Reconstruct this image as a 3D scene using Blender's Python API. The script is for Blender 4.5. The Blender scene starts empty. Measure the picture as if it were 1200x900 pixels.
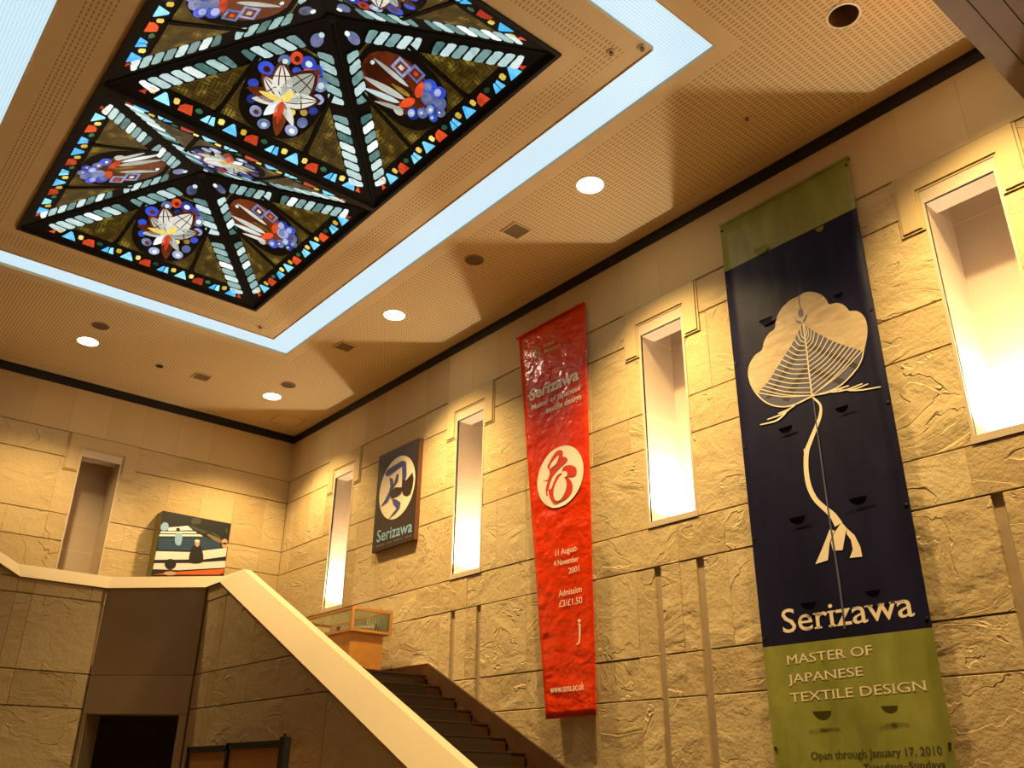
import bpy, bmesh, math, random
from mathutils import Vector, Matrix

random.seed(7)
sc = bpy.context.scene
COL = sc.collection

# ------------------------------------------------------------------ camera
# units in the layout tables are "ceiling heights above the eye"; S turns them into metres
S, EYE = 6.0, 1.6
F = 1032.95
RC = (Matrix.Rotation(math.radians(-39.679), 3, 'Z') @ Matrix.Rotation(math.radians(114.402), 3, 'X')
      @ Matrix.Rotation(math.radians(0.7326), 3, 'Z'))
cam_d = bpy.data.cameras.new('camera')
cam_d.sensor_width = 36.0
cam_d.lens = F / 1200 * 36.0
cam_d.clip_start = 0.05
cam = bpy.data.objects.new('camera', cam_d)
COL.objects.link(cam)
cam.location = (0, 0, EYE)
cam.rotation_euler = RC.to_euler()
sc.camera = cam

# ------------------------------------------------------------------ world, exposure, light levels
w = bpy.data.worlds.new('world')
sc.world = w
w.use_nodes = True
w.node_tree.nodes['Background'].inputs[0].default_value = (1.0, 0.8, 0.55, 1)
w.node_tree.nodes['Background'].inputs[1].default_value = 0.0
sc.view_settings.view_transform = 'Standard'
sc.view_settings.look = 'None'
sc.view_settings.gamma = 1.0
sc.view_settings.use_curve_mapping = False
sc.view_settings.exposure = 1.12
WARM = (1.0, 0.70, 0.30)
DOWN_W = 980.0       # each ceiling downlight along the banner wall
BACK_W = 350.0       # those along the far wall
NICHE_W = 85.0       # each uplight inside a niche

# ------------------------------------------------------------------ pixel -> place helpers
def ray(px, py):
    return RC @ Vector(((px - 600) / F, -(py - 450) / F, -1.0))
def onX(px, py, X):
    d = ray(px, py); return d * (X / d.x)
def onY(px, py, Y):
    d = ray(px, py); return d * (Y / d.y)
def onZ(px, py, Z):
    d = ray(px, py); return d * (Z / d.z)
def to_px(p):
    v = RC.transposed() @ Vector(p); return (600 + F * v.x / -v.z, 450 - F * v.y / -v.z)
def m3(p):
    return Vector((p[0] * S, p[1] * S, EYE + p[2] * S))

# ------------------------------------------------------------------ object helpers
WL = {}
class MB:
    """collects geometry in layout units (world place), builds ONE mesh object"""
    def __init__(s): s.v = []; s.f = []; s.mi = []
    def add(s, vs, fs, mi=0):
        o = len(s.v); s.v += [tuple(v) for v in vs]
        s.f += [tuple(i + o for i in f) for f in fs]; s.mi += [mi] * len(fs)
        return s
    def box(s, x0, x1, y0, y1, z0, z1, mi=0):
        vs = [(x, y, z) for z in (z0, z1) for y in (y0, y1) for x in (x0, x1)]
        return s.add(vs, [(0, 2, 3, 1), (4, 5, 7, 6), (0, 1, 5, 4), (2, 6, 7, 3), (0, 4, 6, 2), (1, 3, 7, 5)], mi)
    def prism(s, poly, fn0, fn1, mi=0):
        """poly of 2-D points, fn0/fn1 map a 2-D point to the front and the back"""
        n = len(poly)
        vs = [fn0(p) for p in poly] + [fn1(p) for p in poly]
        fs = [tuple(range(n)), tuple(range(2 * n - 1, n - 1, -1))] + [(i, i + n, (i + 1) % n + n, (i + 1) % n) for i in range(n)]
        return s.add(vs, fs, mi)
    def build(s, name, mats, parent=None, metres=False, smooth=False, recalc=True):
        P = [Vector(v) for v in s.v] if metres else [m3(v) for v in s.v]
        lo = Vector((min(p.x for p in P), min(p.y for p in P), min(p.z for p in P)))
        hi = Vector((max(p.x for p in P), max(p.y for p in P), max(p.z for p in P)))
        org = Vector(((lo.x + hi.x) / 2, (lo.y + hi.y) / 2, lo.z))
        me = bpy.data.meshes.new(name)
        me.from_pydata([p - org for p in P], [], s.f)
        mats = mats if isinstance(mats, (list, tuple)) else [mats]
        for m in mats: me.materials.append(m)
        for p, i in zip(me.polygons, s.mi): p.material_index = i; p.use_smooth = smooth
        if recalc:
            bm = bmesh.new(); bm.from_mesh(me)
            bmesh.ops.recalc_face_normals(bm, faces=bm.faces); bm.to_mesh(me); bm.free()
        me.update()
        return place(name, me, org, parent)

def place(name, data, org, parent=None):
    o = bpy.data.objects.new(name, data); COL.objects.link(o)
    WL[o.name] = Vector(org)
    if parent is not None:
        o.parent = parent; o.location = Vector(org) - WL[parent.name]
    else:
        o.location = org
    return o
def empty(name, org):
    o = bpy.data.objects.new(name, None); COL.objects.link(o)
    o.empty_display_size = 0.1
    WL[o.name] = Vector(org); o.location = org
    return o
def tag(o, label, cat, group=None):
    o['label'] = label; o['category'] = cat
    if group: o['group'] = group
    return o
def struct(o):
    o['kind'] = 'structure'; return o

def clip(poly, inside):
    """Sutherland-Hodgman against one half plane given by a signed function (keep >= 0)"""
    out = []
    n = len(poly)
    for i in range(n):
        a, b = poly[i], poly[(i + 1) % n]
        da, db = inside(a), inside(b)
        if da >= 0: out.append(a)
        if (da >= 0) != (db >= 0):
            t = da / (da - db); out.append((a[0] + t * (b[0] - a[0]), a[1] + t * (b[1] - a[1])))
    return out

# ------------------------------------------------------------------ materials
def newmat(name):
    m = bpy.data.materials.new(name); m.use_nodes = True
    nt = m.node_tree; return m, nt, nt.nodes['Principled BSDF']
def N(nt, typ, **kw):
    n = nt.nodes.new(typ)
    for k, v in kw.items(): setattr(n, k, v)
    return n
def math_node(nt, op, a, b=None, c=None):
    n = nt.nodes.new('ShaderNodeMath'); n.operation = op
    for i, x in enumerate((a, b, c)):
        if x is None: continue
        if isinstance(x, (int, float)): n.inputs[i].default_value = x
        else: nt.links.new(x, n.inputs[i])
    return n.outputs[0]
def ramp(nt, fac, stops):
    n = nt.nodes.new('ShaderNodeValToRGB')
    els = n.color_ramp.elements
    while len(els) < len(stops): els.new(0.5)
    for e, (p, c) in zip(els, stops): e.position = p; e.color = (*c, 1)
    nt.links.new(fac, n.inputs[0]); return n.outputs[0]
def mix(nt, fac, a, b, typ='MIX'):
    n = nt.nodes.new('ShaderNodeMix'); n.data_type = 'RGBA'; n.blend_type = typ
    if isinstance(fac, (int, float)): n.inputs[0].default_value = fac
    else: nt.links.new(fac, n.inputs[0])
    for k, x in ((6, a), (7, b)):
        if isinstance(x, tuple): n.inputs[k].default_value = (*x, 1)
        else: nt.links.new(x, n.inputs[k])
    return n.outputs[2]
def noise(nt, vec, scale, detail=3, rough=0.55, dist=0.0):
    n = nt.nodes.new('ShaderNodeTexNoise')
    n.inputs['Scale'].default_value = scale; n.inputs['Detail'].default_value = detail
    n.inputs['Roughness'].default_value = rough; n.inputs['Distortion'].default_value = dist
    nt.links.new(vec, n.inputs['Vector']); return n.outputs['Fac']
def bump(nt, h, strength, dist, bsdf):
    n = nt.nodes.new('ShaderNodeBump'); n.inputs['Strength'].default_value = strength
    n.inputs['Distance'].default_value = dist
    nt.links.new(h, n.inputs['Height']); nt.links.new(n.outputs[0], bsdf.inputs['Normal'])

def plain(name, col, rough=0.6, metal=0.0, var=0.0, scale=8.0, bmp=0.0):
    m, nt, b = newmat(name)
    b.inputs['Roughness'].default_value = rough; b.inputs['Metallic'].default_value = metal
    if var:
        g = N(nt, 'ShaderNodeNewGeometry').outputs['Position']
        n = noise(nt, g, scale)
        nt.links.new(ramp(nt, n, [(0.25, tuple(c * (1 - var) for c in col)), (0.75, tuple(min(1, c * (1 + var)) for c in col))]), b.inputs['Base Color'])
        if bmp: bump(nt, n, 0.4, bmp, b)
    else:
        b.inputs['Base Color'].default_value = (*col, 1)
    return m

def stone(name, cleft, tones):
    """sandstone; cleft = relief in metres of the split ledges (0 = sawn smooth)"""
    m, nt, b = newmat(name)
    geo = N(nt, 'ShaderNodeNewGeometry'); oi = N(nt, 'ShaderNodeObjectInfo')
    off = N(nt, 'ShaderNodeVectorMath', operation='SCALE'); off.inputs[0].default_value = (37, 53, 91)
    nt.links.new(oi.outputs['Random'], off.inputs['Scale'])
    pos = N(nt, 'ShaderNodeVectorMath', operation='ADD')
    nt.links.new(geo.outputs['Position'], pos.inputs[0]); nt.links.new(off.outputs[0], pos.inputs[1])
    P = pos.outputs[0]
    base = ramp(nt, oi.outputs['Random'], tones)
    big = noise(nt, P, 1.3, 4, 0.6)
    fine = noise(nt, P, 55, 4, 0.7)
    c = mix(nt, math_node(nt, 'MULTIPLY', big, 0.55), base, tuple(x * 0.8 for x in tones[0][1]))
    c = mix(nt, math_node(nt, 'MULTIPLY', fine, 0.28), c, (0.30, 0.20, 0.10))
    nt.links.new(c, b.inputs['Base Color'])
    b.inputs['Roughness'].default_value = 0.85
    b.inputs['Specular IOR Level'].default_value = 0.2
    if cleft:
        mp = N(nt, 'ShaderNodeMapping'); mp.inputs['Scale'].default_value = (1.0, 1.0, 1.7)
        mp.inputs['Rotation'].default_value = (0.5, 0.25, 0.3)
        nt.links.new(P, mp.inputs[0])
        n1 = noise(nt, mp.outputs[0], 1.25, 4, 0.50, 0.7)
        t = math_node(nt, 'MULTIPLY', n1, 5.0)
        fl = math_node(nt, 'FLOOR', t)
        fr = math_node(nt, 'FRACT', t)
        ss = N(nt, 'ShaderNodeMapRange', interpolation_type='SMOOTHSTEP')
        nt.links.new(fr, ss.inputs[0]); ss.inputs[1].default_value = 0.0; ss.inputs[2].default_value = 0.06
        led = math_node(nt, 'SUBTRACT', ss.outputs[0], fr)
        msk = noise(nt, P, 1.6, 2)
        mk = N(nt, 'ShaderNodeMapRange', interpolation_type='SMOOTHSTEP')
        nt.links.new(msk, mk.inputs[0]); mk.inputs[1].default_value = 0.40; mk.inputs[2].default_value = 0.60
        mk.inputs[3].default_value = 0.15
        led = math_node(nt, 'MULTIPLY', led, mk.outputs[0])
        rough_h = math_node(nt, 'ADD', math_node(nt, 'MULTIPLY', noise(nt, P, 5, 6, 0.72), 1.3), math_node(nt, 'MULTIPLY', noise(nt, P, 24, 3, 0.6), 0.35))
        h = math_node(nt, 'ADD', led, rough_h)
        bump(nt, h, 1.0, cleft, b)
    else:
        bump(nt, math_node(nt, 'ADD', fine, big), 0.25, 0.004, b)
    return m

TONES = [(0.0, (0.56, 0.42, 0.215)), (0.35, (0.67, 0.52, 0.275)), (0.7, (0.71, 0.56, 0.31)), (1.0, (0.63, 0.46, 0.22))]
M = {}
M['rough'] = stone('split_sandstone', 0.012, TONES)
M['smooth'] = stone('sawn_sandstone', 0.0, TONES)
M['niche'] = stone('pale_sandstone', 0.0, [(0.0, (0.66, 0.54, 0.40)), (1.0, (0.70, 0.58, 0.43))])
M['coping'] = stone('coping_stone', 0.0, [(0.0, (0.56, 0.46, 0.31)), (1.0, (0.59, 0.48, 0.33))])
M['mortar'] = plain('mortar', (0.42, 0.31, 0.19), 0.9, var=0.1)
M['pale_mortar'] = plain('pale_mortar', (0.75, 0.62, 0.45), 0.9)
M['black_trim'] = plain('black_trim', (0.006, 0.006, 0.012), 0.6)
M['ceil_plain'] = plain('ceiling_board', (0.67, 0.51, 0.28), 0.8, var=0.04, scale=3)
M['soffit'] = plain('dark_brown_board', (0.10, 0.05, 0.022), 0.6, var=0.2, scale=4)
M['floor'] = plain('floor_stone', (0.22, 0.145, 0.075), 0.35, var=0.15, scale=2)
M['plaster'] = plain('plaster', (0.17, 0.115, 0.06), 0.9, var=0.06, scale=2)
M['step'] = plain('brown_step_stone', (0.062, 0.025, 0.008), 0.45, var=0.25, scale=6)
M['carpet'] = plain('olive_brown_carpet', (0.034, 0.019, 0.006), 0.95, var=0.3, scale=60, bmp=0.003)
M['wood'] = plain('orange_wood', (0.52, 0.23, 0.05), 0.4, var=0.15, scale=9)
M['brass'] = plain('brass', (0.7, 0.5, 0.22), 0.3, 0.9)
M['dark'] = plain('near_black', (0.006, 0.005, 0.004), 0.7)
M['white_paint'] = plain('white_paint', (0.8, 0.74, 0.62), 0.4)
M['grille'] = plain('brown_grille', (0.24, 0.15, 0.075), 0.7)
M['grille_dark'] = plain('speaker_cloth', (0.12, 0.08, 0.045), 0.8)
M['board_brown'] = plain('brown_board', (0.42, 0.19, 0.05), 0.7, var=0.1, scale=5)
M['cream'] = plain('cream_print', (0.85, 0.72, 0.52), 0.6)
M['linen'] = plain('case_lining', (0.45, 0.44, 0.30), 0.8, var=0.08, scale=20)
M['ivory'] = plain('ivory', (0.75, 0.66, 0.48), 0.5)

def perforated():
    m, nt, b = newmat('perforated_ceiling_tile')
    pos = N(nt, 'ShaderNodeNewGeometry').outputs['Position']
    sx = N(nt, 'ShaderNodeSeparateXYZ'); nt.links.new(pos, sx.inputs[0])
    fx = math_node(nt, 'FRACT', math_node(nt, 'DIVIDE', sx.outputs[0], 0.042))
    fy = math_node(nt, 'FRACT', math_node(nt, 'DIVIDE', sx.outputs[1], 0.066))
    ax = math_node(nt, 'LESS_THAN', math_node(nt, 'ABSOLUTE', math_node(nt, 'SUBTRACT', fx, 0.5)), 0.17)
    ay = math_node(nt, 'LESS_THAN', math_node(nt, 'ABSOLUTE', math_node(nt, 'SUBTRACT', fy, 0.5)), 0.33)
    k = math_node(nt, 'MULTIPLY', ax, ay)
    c = mix(nt, k, (0.69, 0.53, 0.29), (0.35, 0.24, 0.10))
    nt.links.new(c, b.inputs['Base Color']); b.inputs['Roughness'].default_value = 0.85
    return m
M['perf'] = perforated()

def diffuser():
    m, nt, b = newmat('lit_diffuser_panel')
    pos = N(nt, 'ShaderNodeNewGeometry').outputs['Position']
    sx = N(nt, 'ShaderNodeSeparateXYZ'); nt.links.new(pos, sx.inputs[0])
    k = None
    for ax in (0, 1):
        fr = math_node(nt, 'FRACT', math_node(nt, 'DIVIDE', sx.outputs[ax], 0.03))
        l = math_node(nt, 'LESS_THAN', fr, 0.22)
        k = l if k is None else math_node(nt, 'MAXIMUM', k, l)
    c = mix(nt, k, (0.64, 0.84, 0.95), (0.47, 0.65, 0.76))
    b.inputs['Base Color'].default_value = (0.03, 0.035, 0.04, 1)
    nt.links.new(c, b.inputs['Emission Color']); b.inputs['Emission Strength'].default_value = 0.49
    return m
M['diff'] = diffuser()

def lamp_glow(name, col, st):
    m, nt, b = newmat(name)
    b.inputs['Emission Color'].default_value = (*col, 1); b.inputs['Emission Strength'].default_value = st
    return m
M['lamp'] = lamp_glow('lit_lamp', (1.0, 0.86, 0.62), 22.0)

def sglass(name, c0, c1, st, scale=9.0):
    """backlit coloured glass with streaks"""
    m, nt, b = newmat(name)
    pos = N(nt, 'ShaderNodeNewGeometry').outputs['Position']
    oi = N(nt, 'ShaderNodeObjectInfo').outputs['Random']
    n = noise(nt, pos, scale, 4, 0.6, 0.6)
    f = math_node(nt, 'ADD', math_node(nt, 'MULTIPLY', n, 0.8), math_node(nt, 'MULTIPLY', math_node(nt, 'SUBTRACT', oi, 0.5), 0.5))
    c = ramp(nt, f, [(0.2, c0), (0.65, c1)])
    b.inputs['Base Color'].default_value = (*[x * 0.15 for x in c0], 1)
    b.inputs['Roughness'].default_value = 0.25
    nt.links.new(c, b.inputs['Emission Color']); b.inputs['Emission Strength'].default_value = st * .51
    return m
G = {
 'white': sglass('glass_white', (0.50, 0.66, 0.66), (0.95, 1.0, 0.97), 0.95),
 'pale': sglass('glass_pale_aqua', (0.28, 0.48, 0.46), (0.66, 0.84, 0.82), 0.85),
 'teal': sglass('glass_grey_teal', (0.06, 0.16, 0.15), (0.24, 0.40, 0.38), 0.85),
 'cyan': sglass('glass_cyan', (0.05, 0.42, 0.85), (0.35, 0.85, 1.0), 1.0),
 'yellow': sglass('glass_yellow', (0.55, 0.36, 0.03), (1.0, 0.80, 0.20), 0.95),
 'red': sglass('glass_red', (0.32, 0.02, 0.008), (0.85, 0.09, 0.02), 0.95),
 'green': sglass('glass_green', (0.005, 0.04, 0.02), (0.03, 0.16, 0.07), 0.9),
 'blue': sglass('glass_blue', (0.01, 0.025, 0.18), (0.04, 0.10, 0.75), 0.9),
 'lblue': sglass('glass_pale_blue', (0.10, 0.14, 0.34), (0.48, 0.56, 0.85), 0.8),
 'purple': sglass('glass_purple', (0.04, 0.05, 0.12), (0.24, 0.27, 0.48), 0.85),
 'brown': sglass('glass_dark_red', (0.035, 0.005, 0.002), (0.20, 0.035, 0.008), 0.9, 4.0),
 'amber': sglass('glass_amber', (0.12, 0.07, 0.005), (0.55, 0.36, 0.06), 0.9),
 'petal': sglass('glass_petal', (0.42, 0.46, 0.40), (0.95, 0.93, 0.82), 0.75, 5.0),
}
def weave():
    m, nt, b = newmat('glass_amber_basketweave')
    tc = N(nt, 'ShaderNodeTexCoord')
    mp = N(nt, 'ShaderNodeMapping'); nt.links.new(tc.outputs['Object'], mp.inputs[0])
    ck = N(nt, 'ShaderNodeTexChecker'); ck.inputs['Scale'].default_value = 9.0
    nt.links.new(mp.outputs[0], ck.inputs['Vector'])
    sx = N(nt, 'ShaderNodeSeparateXYZ'); nt.links.new(mp.outputs[0], sx.inputs[0])
    fx = math_node(nt, 'FRACT', math_node(nt, 'MULTIPLY', sx.outputs[0], 27.0))
    fy = math_node(nt, 'FRACT', math_node(nt, 'MULTIPLY', sx.outputs[1], 27.0))
    lx = math_node(nt, 'LESS_THAN', fx, 0.24); ly = math_node(nt, 'LESS_THAN', fy, 0.24)
    k = mix(nt, ck.outputs['Fac'], lx, ly)
    nz = noise(nt, tc.outputs['Object'], 6, 4, 0.65)
    c = ramp(nt, nz, [(0.34, (0.012, 0.007, 0.001)), (0.54, (0.08, 0.050, 0.005)), (0.72, (0.38, 0.27, 0.035))])
    c = mix(nt, k, c, (0.006, 0.004, 0.001))
    b.inputs['Base Color'].default_value = (0.02, 0.015, 0.004, 1); b.inputs['Roughness'].default_value = 0.4
    nt.links.new(c, b.inputs['Emission Color']); b.inputs['Emission Strength'].default_value = .42
    return m
G['weave'] = weave()
M['lead'] = plain('dark_lead', (0.004, 0.003, 0.002), 0.95)
M['bronze'] = plain('dark_bronze_frame', (0.010, 0.005, 0.0025), 0.8)

def cloth(name, c0, c1, rough, sc1, bm, spec=0.5, stretch=(1, 1, 1)):
    m, nt, b = newmat(name)
    tc = N(nt, 'ShaderNodeTexCoord').outputs['Object']
    mp = N(nt, 'ShaderNodeMapping'); mp.inputs['Scale'].default_value = stretch; nt.links.new(tc, mp.inputs[0])
    n = noise(nt, mp.outputs[0], sc1, 3, 0.5, 0.4)
    nt.links.new(ramp(nt, n, [(0.3, c0), (0.7, c1)]), b.inputs['Base Color'])
    b.inputs['Roughness'].default_value = rough; b.inputs['Specular IOR Level'].default_value = spec
    fold = noise(nt, mp.outputs[0], sc1 * 1.4, 2, 0.5, 0.2)
    bump(nt, fold, 0.6, bm, b)
    return m
M['red_vinyl'] = cloth('red_vinyl', (0.62, 0.028, 0.003), (0.74, 0.045, 0.004), 0.17, 3.4, 0.05, 0.42, (1, 1, 1.3))
M['navy_cloth'] = cloth('navy_cloth', (0.006, 0.006, 0.024), (0.012, 0.011, 0.040), 0.5, 1.6, 0.03, 0.12, (1, 1.6, 0.5))
M['green_cloth'] = cloth('olive_green_cloth', (0.19, 0.20, 0.03), (0.30, 0.31, 0.06), 0.5, 2.2, 0.03, 0.35, (1, 1.6, 0.6))
M['print_white'] = plain('print_white', (0.86, 0.78, 0.62), 0.5)
M['print_gold'] = plain('print_gold', (0.65, 0.40, 0.10), 0.5)
M['print_red'] = plain('print_red', (0.62, 0.025, 0.003), 0.4)
M['print_dark'] = plain('print_dark_green', (0.035, 0.03, 0.012), 0.6)
M['print_navy'] = plain('print_navy', (0.022, 0.018, 0.045), 0.5)
M['print_slate'] = plain('print_slate', (0.085, 0.085, 0.14), 0.5)
M['print_brownblack'] = plain('print_brown_black', (0.028, 0.014, 0.012), 0.5)
M['print_blue'] = plain('print_blue', (0.05, 0.07, 0.24), 0.5)
M['print_sky'] = plain('print_sky_blue', (0.25, 0.45, 0.65), 0.5)
M['print_teal'] = plain('print_teal', (0.02, 0.06, 0.09), 0.4)
M['print_orange'] = plain('print_orange', (0.70, 0.13, 0.02), 0.4)
M['print_skin'] = plain('print_skin', (0.62, 0.36, 0.22), 0.5)
M['print_green'] = plain('print_green', (0.04, 0.07, 0.02), 0.5)
M['print_grey'] = plain('print_grey', (0.16, 0.17, 0.15), 0.5)
M['cotton'] = cloth('natural_cotton_print', (0.52, 0.38, 0.22), (0.74, 0.58, 0.36), 0.6, 5.0, 0.002, 0.3, (1, 1, 3))
def glass_mat():
    m, nt, b = newmat('clear_glass')
    b.inputs['Base Color'].default_value = (0.9, 0.95, 0.9, 1); b.inputs['Roughness'].default_value = 0.03
    b.inputs['Transmission Weight'].default_value = 1.0; b.inputs['IOR'].default_value = 1.3
    return m
M['glass'] = glass_mat()

# ================================================================== THE SETTING
XL, XW, YD, YF = -0.28, 1.152, 2.47, 0.275      # left wall, right wall, back wall, edge of the low entrance ceiling
YB = -0.75                                       # wall behind the visitor
ZF = -EYE / S                                    # floor
ZS = 0.86                                        # low entrance ceiling
J = 0.005                                        # depth of the joints
ZC = [ZF, -0.237, -0.088, -0.020, 0.128, 0.195, 0.341, 0.410, 0.558, 0.628, 0.780, 0.850, 0.976]

floor = struct(MB().box(XL - .1, XW + .15, YB - .05, YD + .15, ZF - .03, ZF).build('floor', M['floor']))

# ---- ceiling: perforated boards with plain borders, slots for the light strips and the skylight well
CX0, CX1, CY0, CY1 = XL, XW, YF, YD
so = (0.016, 0.857, 0.567, 1.948)      # strip outer x0,x1,y0,y1
si = (0.085, 0.788, 0.633, 1.880)      # strip inner
gl = (0.180, 0.692, 0.727, 1.774)      # skylight opening
def ring(mb, o, i, mi, z=1.0, t=0.02):
    mb.box(o[0], o[1], o[2], i[2], z, z + t, mi); mb.box(o[0], o[1], i[3], o[3], z, z + t, mi)
    mb.box(o[0], i[0], i[2], i[3], z, z + t, mi); mb.box(i[1], o[1], i[2], i[3], z, z + t, mi)
def grow(r, d): return (r[0] - d, r[1] + d, r[2] - d, r[3] + d)
HOLES = [('round', .946, .413, .125 / S), ('round', .631, 2.228, .05 / S), ('rect', 1.069, 2.357, .0416)]   # empty can, socket, hatch
def holed_box(mb, x0, x1, y0, y1, mi, z=1.0, t=0.02):
    for k, hx, hy, hr in HOLES:
        a = hr * (1.25 if k == 'round' else 1.0)
        if x0 < hx - a and hx + a < x1 and y0 < hy - a and hy + a < y1:
            holed_box(mb, x0, x1, y0, hy - a, mi); holed_box(mb, x0, x1, hy + a, y1, mi)
            holed_box(mb, x0, hx - a, hy - a, hy + a, mi); holed_box(mb, hx + a, x1, hy - a, hy + a, mi)
            if k == 'round':
                n = 32; inn, out = [], []
                for i in range(n):
                    an = 2 * math.pi * i / n; c_, s_ = math.cos(an), math.sin(an); q = a / max(abs(c_), abs(s_))
                    inn.append((hx + hr * c_, hy + hr * s_)); out.append((hx + q * c_, hy + q * s_))
                vs = [(*p, z) for p in inn] + [(*p, z) for p in out] + [(*p, z + t) for p in inn] + [(*p, z + t) for p in out]
                fs = []
                for i in range(n):
                    j = (i + 1) % n
                    fs += [(i, j, n + j, n + i), (2 * n + i, 3 * n + i, 3 * n + j, 2 * n + j), (i, 2 * n + i, 2 * n + j, j)]
                mb.add(vs, fs, mi)
            return
    mb.box(x0, x1, y0, y1, z, z + t, mi)
def holed_ring(mb, o, i, mi):
    holed_box(mb, o[0], o[1], o[2], i[2], mi); holed_box(mb, o[0], o[1], i[3], o[3], mi)
    holed_box(mb, o[0], i[0], i[2], i[3], mi); holed_box(mb, i[1], o[1], i[2], i[3], mi)
cm = MB()
full = (CX0, CX1, CY0, CY1)
ring(cm, grow(full, .06), grow(full, -.030), 0); holed_ring(cm, grow(full, -.030), grow(so, .026), 1); ring(cm, grow(so, .026), so, 0)
ring(cm, si, grow(si, -.028), 0); ring(cm, grow(si, -.028), grow(gl, .026), 1); ring(cm, grow(gl, .026), gl, 0)
# slot covers above the strips
ring(cm, grow(so, .002), grow(si, -.002), 0, 1.021, 0.01)
ceiling = struct(cm.build('ceiling', [M['ceil_plain'], M['perf']]))

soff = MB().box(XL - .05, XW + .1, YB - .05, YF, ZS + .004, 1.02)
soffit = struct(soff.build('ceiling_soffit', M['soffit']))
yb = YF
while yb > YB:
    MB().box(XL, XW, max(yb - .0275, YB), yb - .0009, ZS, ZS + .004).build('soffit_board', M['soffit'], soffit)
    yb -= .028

# ---- evenly black trim strips along the wall tops, under the ceiling
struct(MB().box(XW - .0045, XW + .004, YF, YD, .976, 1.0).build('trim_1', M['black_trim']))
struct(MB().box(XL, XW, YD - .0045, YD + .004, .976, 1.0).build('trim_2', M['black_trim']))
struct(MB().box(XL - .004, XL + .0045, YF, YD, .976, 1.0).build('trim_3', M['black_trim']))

def stone_piece(parent, mat, poly, P, front, back, bev=0.0016, name='stone_block'):
    """poly in wall coordinates (a,b); P(a,b,depth) -> layout point; front/back depths"""
    n = len(poly)
    cx = sum(p[0] for p in poly) / n; cy = sum(p[1] for p in poly) / n
    inner = []
    for a, b in poly:
        L = math.hypot(a - cx, b - cy) or 1
        inner.append((a - bev * (1 if a > cx else -1) * (abs(a - cx) > 1e-6), b - bev * (1 if b > cy else -1) * (abs(b - cy) > 1e-6)))
    vs = [P(a, b, front) for a, b in inner] + [P(a, b, front + bev) for a, b in poly] + [P(a, b, back) for a, b in poly]
    fs = [tuple(range(n))]
    for i in range(n):
        j = (i + 1) % n
        fs += [(i, i + n, j + n, j), (i + n, i + 2 * n, j + 2 * n, j + n)]
    return MB().add(vs, fs).build(name, mat, parent)

# ---- right wall
NC = [0.389, 0.953, 1.540, 2.122]     # niche centres
NH, NZ0, NZ1, ND = 0.050, 0.421, 0.790, 0.090
wr = MB()
wx0, wx1 = XW + J, XW + .13
edges = [YB]
for c in NC: edges += [c - NH - .004, c + NH + .004]
edges.append(YD + .13)
for i in range(0, len(edges), 2): wr.box(wx0, wx1, edges[i], edges[i + 1], ZF, 1.0)
for c in NC:
    wr.box(wx0, wx1, c - NH - .004, c + NH + .004, ZF, NZ0 - .004)
    wr.box(wx0, wx1, c - NH - .004, c + NH + .004, .834, 1.0)
    wr.box(XW + ND + .004, wx1, c - NH - .004, c + NH + .004, NZ0 - .004, .834)
wall_right = struct(wr.build('wall_right', M['mortar']))
PR = lambda a, b, d: (XW + d, a, b)

gridR = [0.953 + 0.09 + 0.0978 * j for j in range(-16, 16)]
GV, HG = 0.0001, 0.0011     # half gaps of vertical and horizontal joints
def courses(parent, P, spans_of, grid, zlist, seed, yclip=None):
    rnd = random.Random(seed)
    for k in range(len(zlist) - 1):
        z0, z1 = zlist[k], zlist[k + 1]
        tall = z1 - z0 > .1
        sm = z0 > .84
        for a0, a1 in spans_of(z0, z1):
            cuts = [a0] + [g for g in grid if a0 + .02 < g < a1 - .02 and rnd.random() < (.85 if sm else .62)] + [a1]
            for u0, u1 in zip(cuts, cuts[1:]):
                hg = .0003 if sm else HG
                d = 0.0 if sm else rnd.uniform(-.0006, .0006)
                if not sm and z0 > .77: d = 0.0
                poly = [(u0 + GV, z0 + hg), (u1 - GV, z0 + hg), (u1 - GV, z1 - hg), (u0 + GV, z1 - hg)]
                if yclip:
                    poly = clip(poly, yclip)
                    if len(poly) < 3: continue
                stone_piece(parent, M['smooth'] if sm else M['rough'], poly, P, d - (.0022 if sm else 0), J + .001, .0003 if sm else .0006)
def spansR(z0, z1):
    lo, hi = 0.02, YD
    if z0 >= .84: return [(YF, hi)]
    if z0 >= .77: cut = [(c - .088, c + .088) for c in NC]
    elif z0 >= .40: cut = [(c - NH - .0008, c + NH + .0008) for c in NC]
    elif z1 <= .3415:
        cut = []
        for c in NC: cut += [(c - .0585, c - .0430), (c + .0330, c + .0480)]
    else: cut = []
    out, a = [], lo
    for p, q in sorted(cut): out.append((a, p)); a = q
    out.append((a, hi))
    return [s for s in out if s[1] - s[0] > .005]
courses(wall_right, PR, spansR, gridR, ZC, 3)

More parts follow.
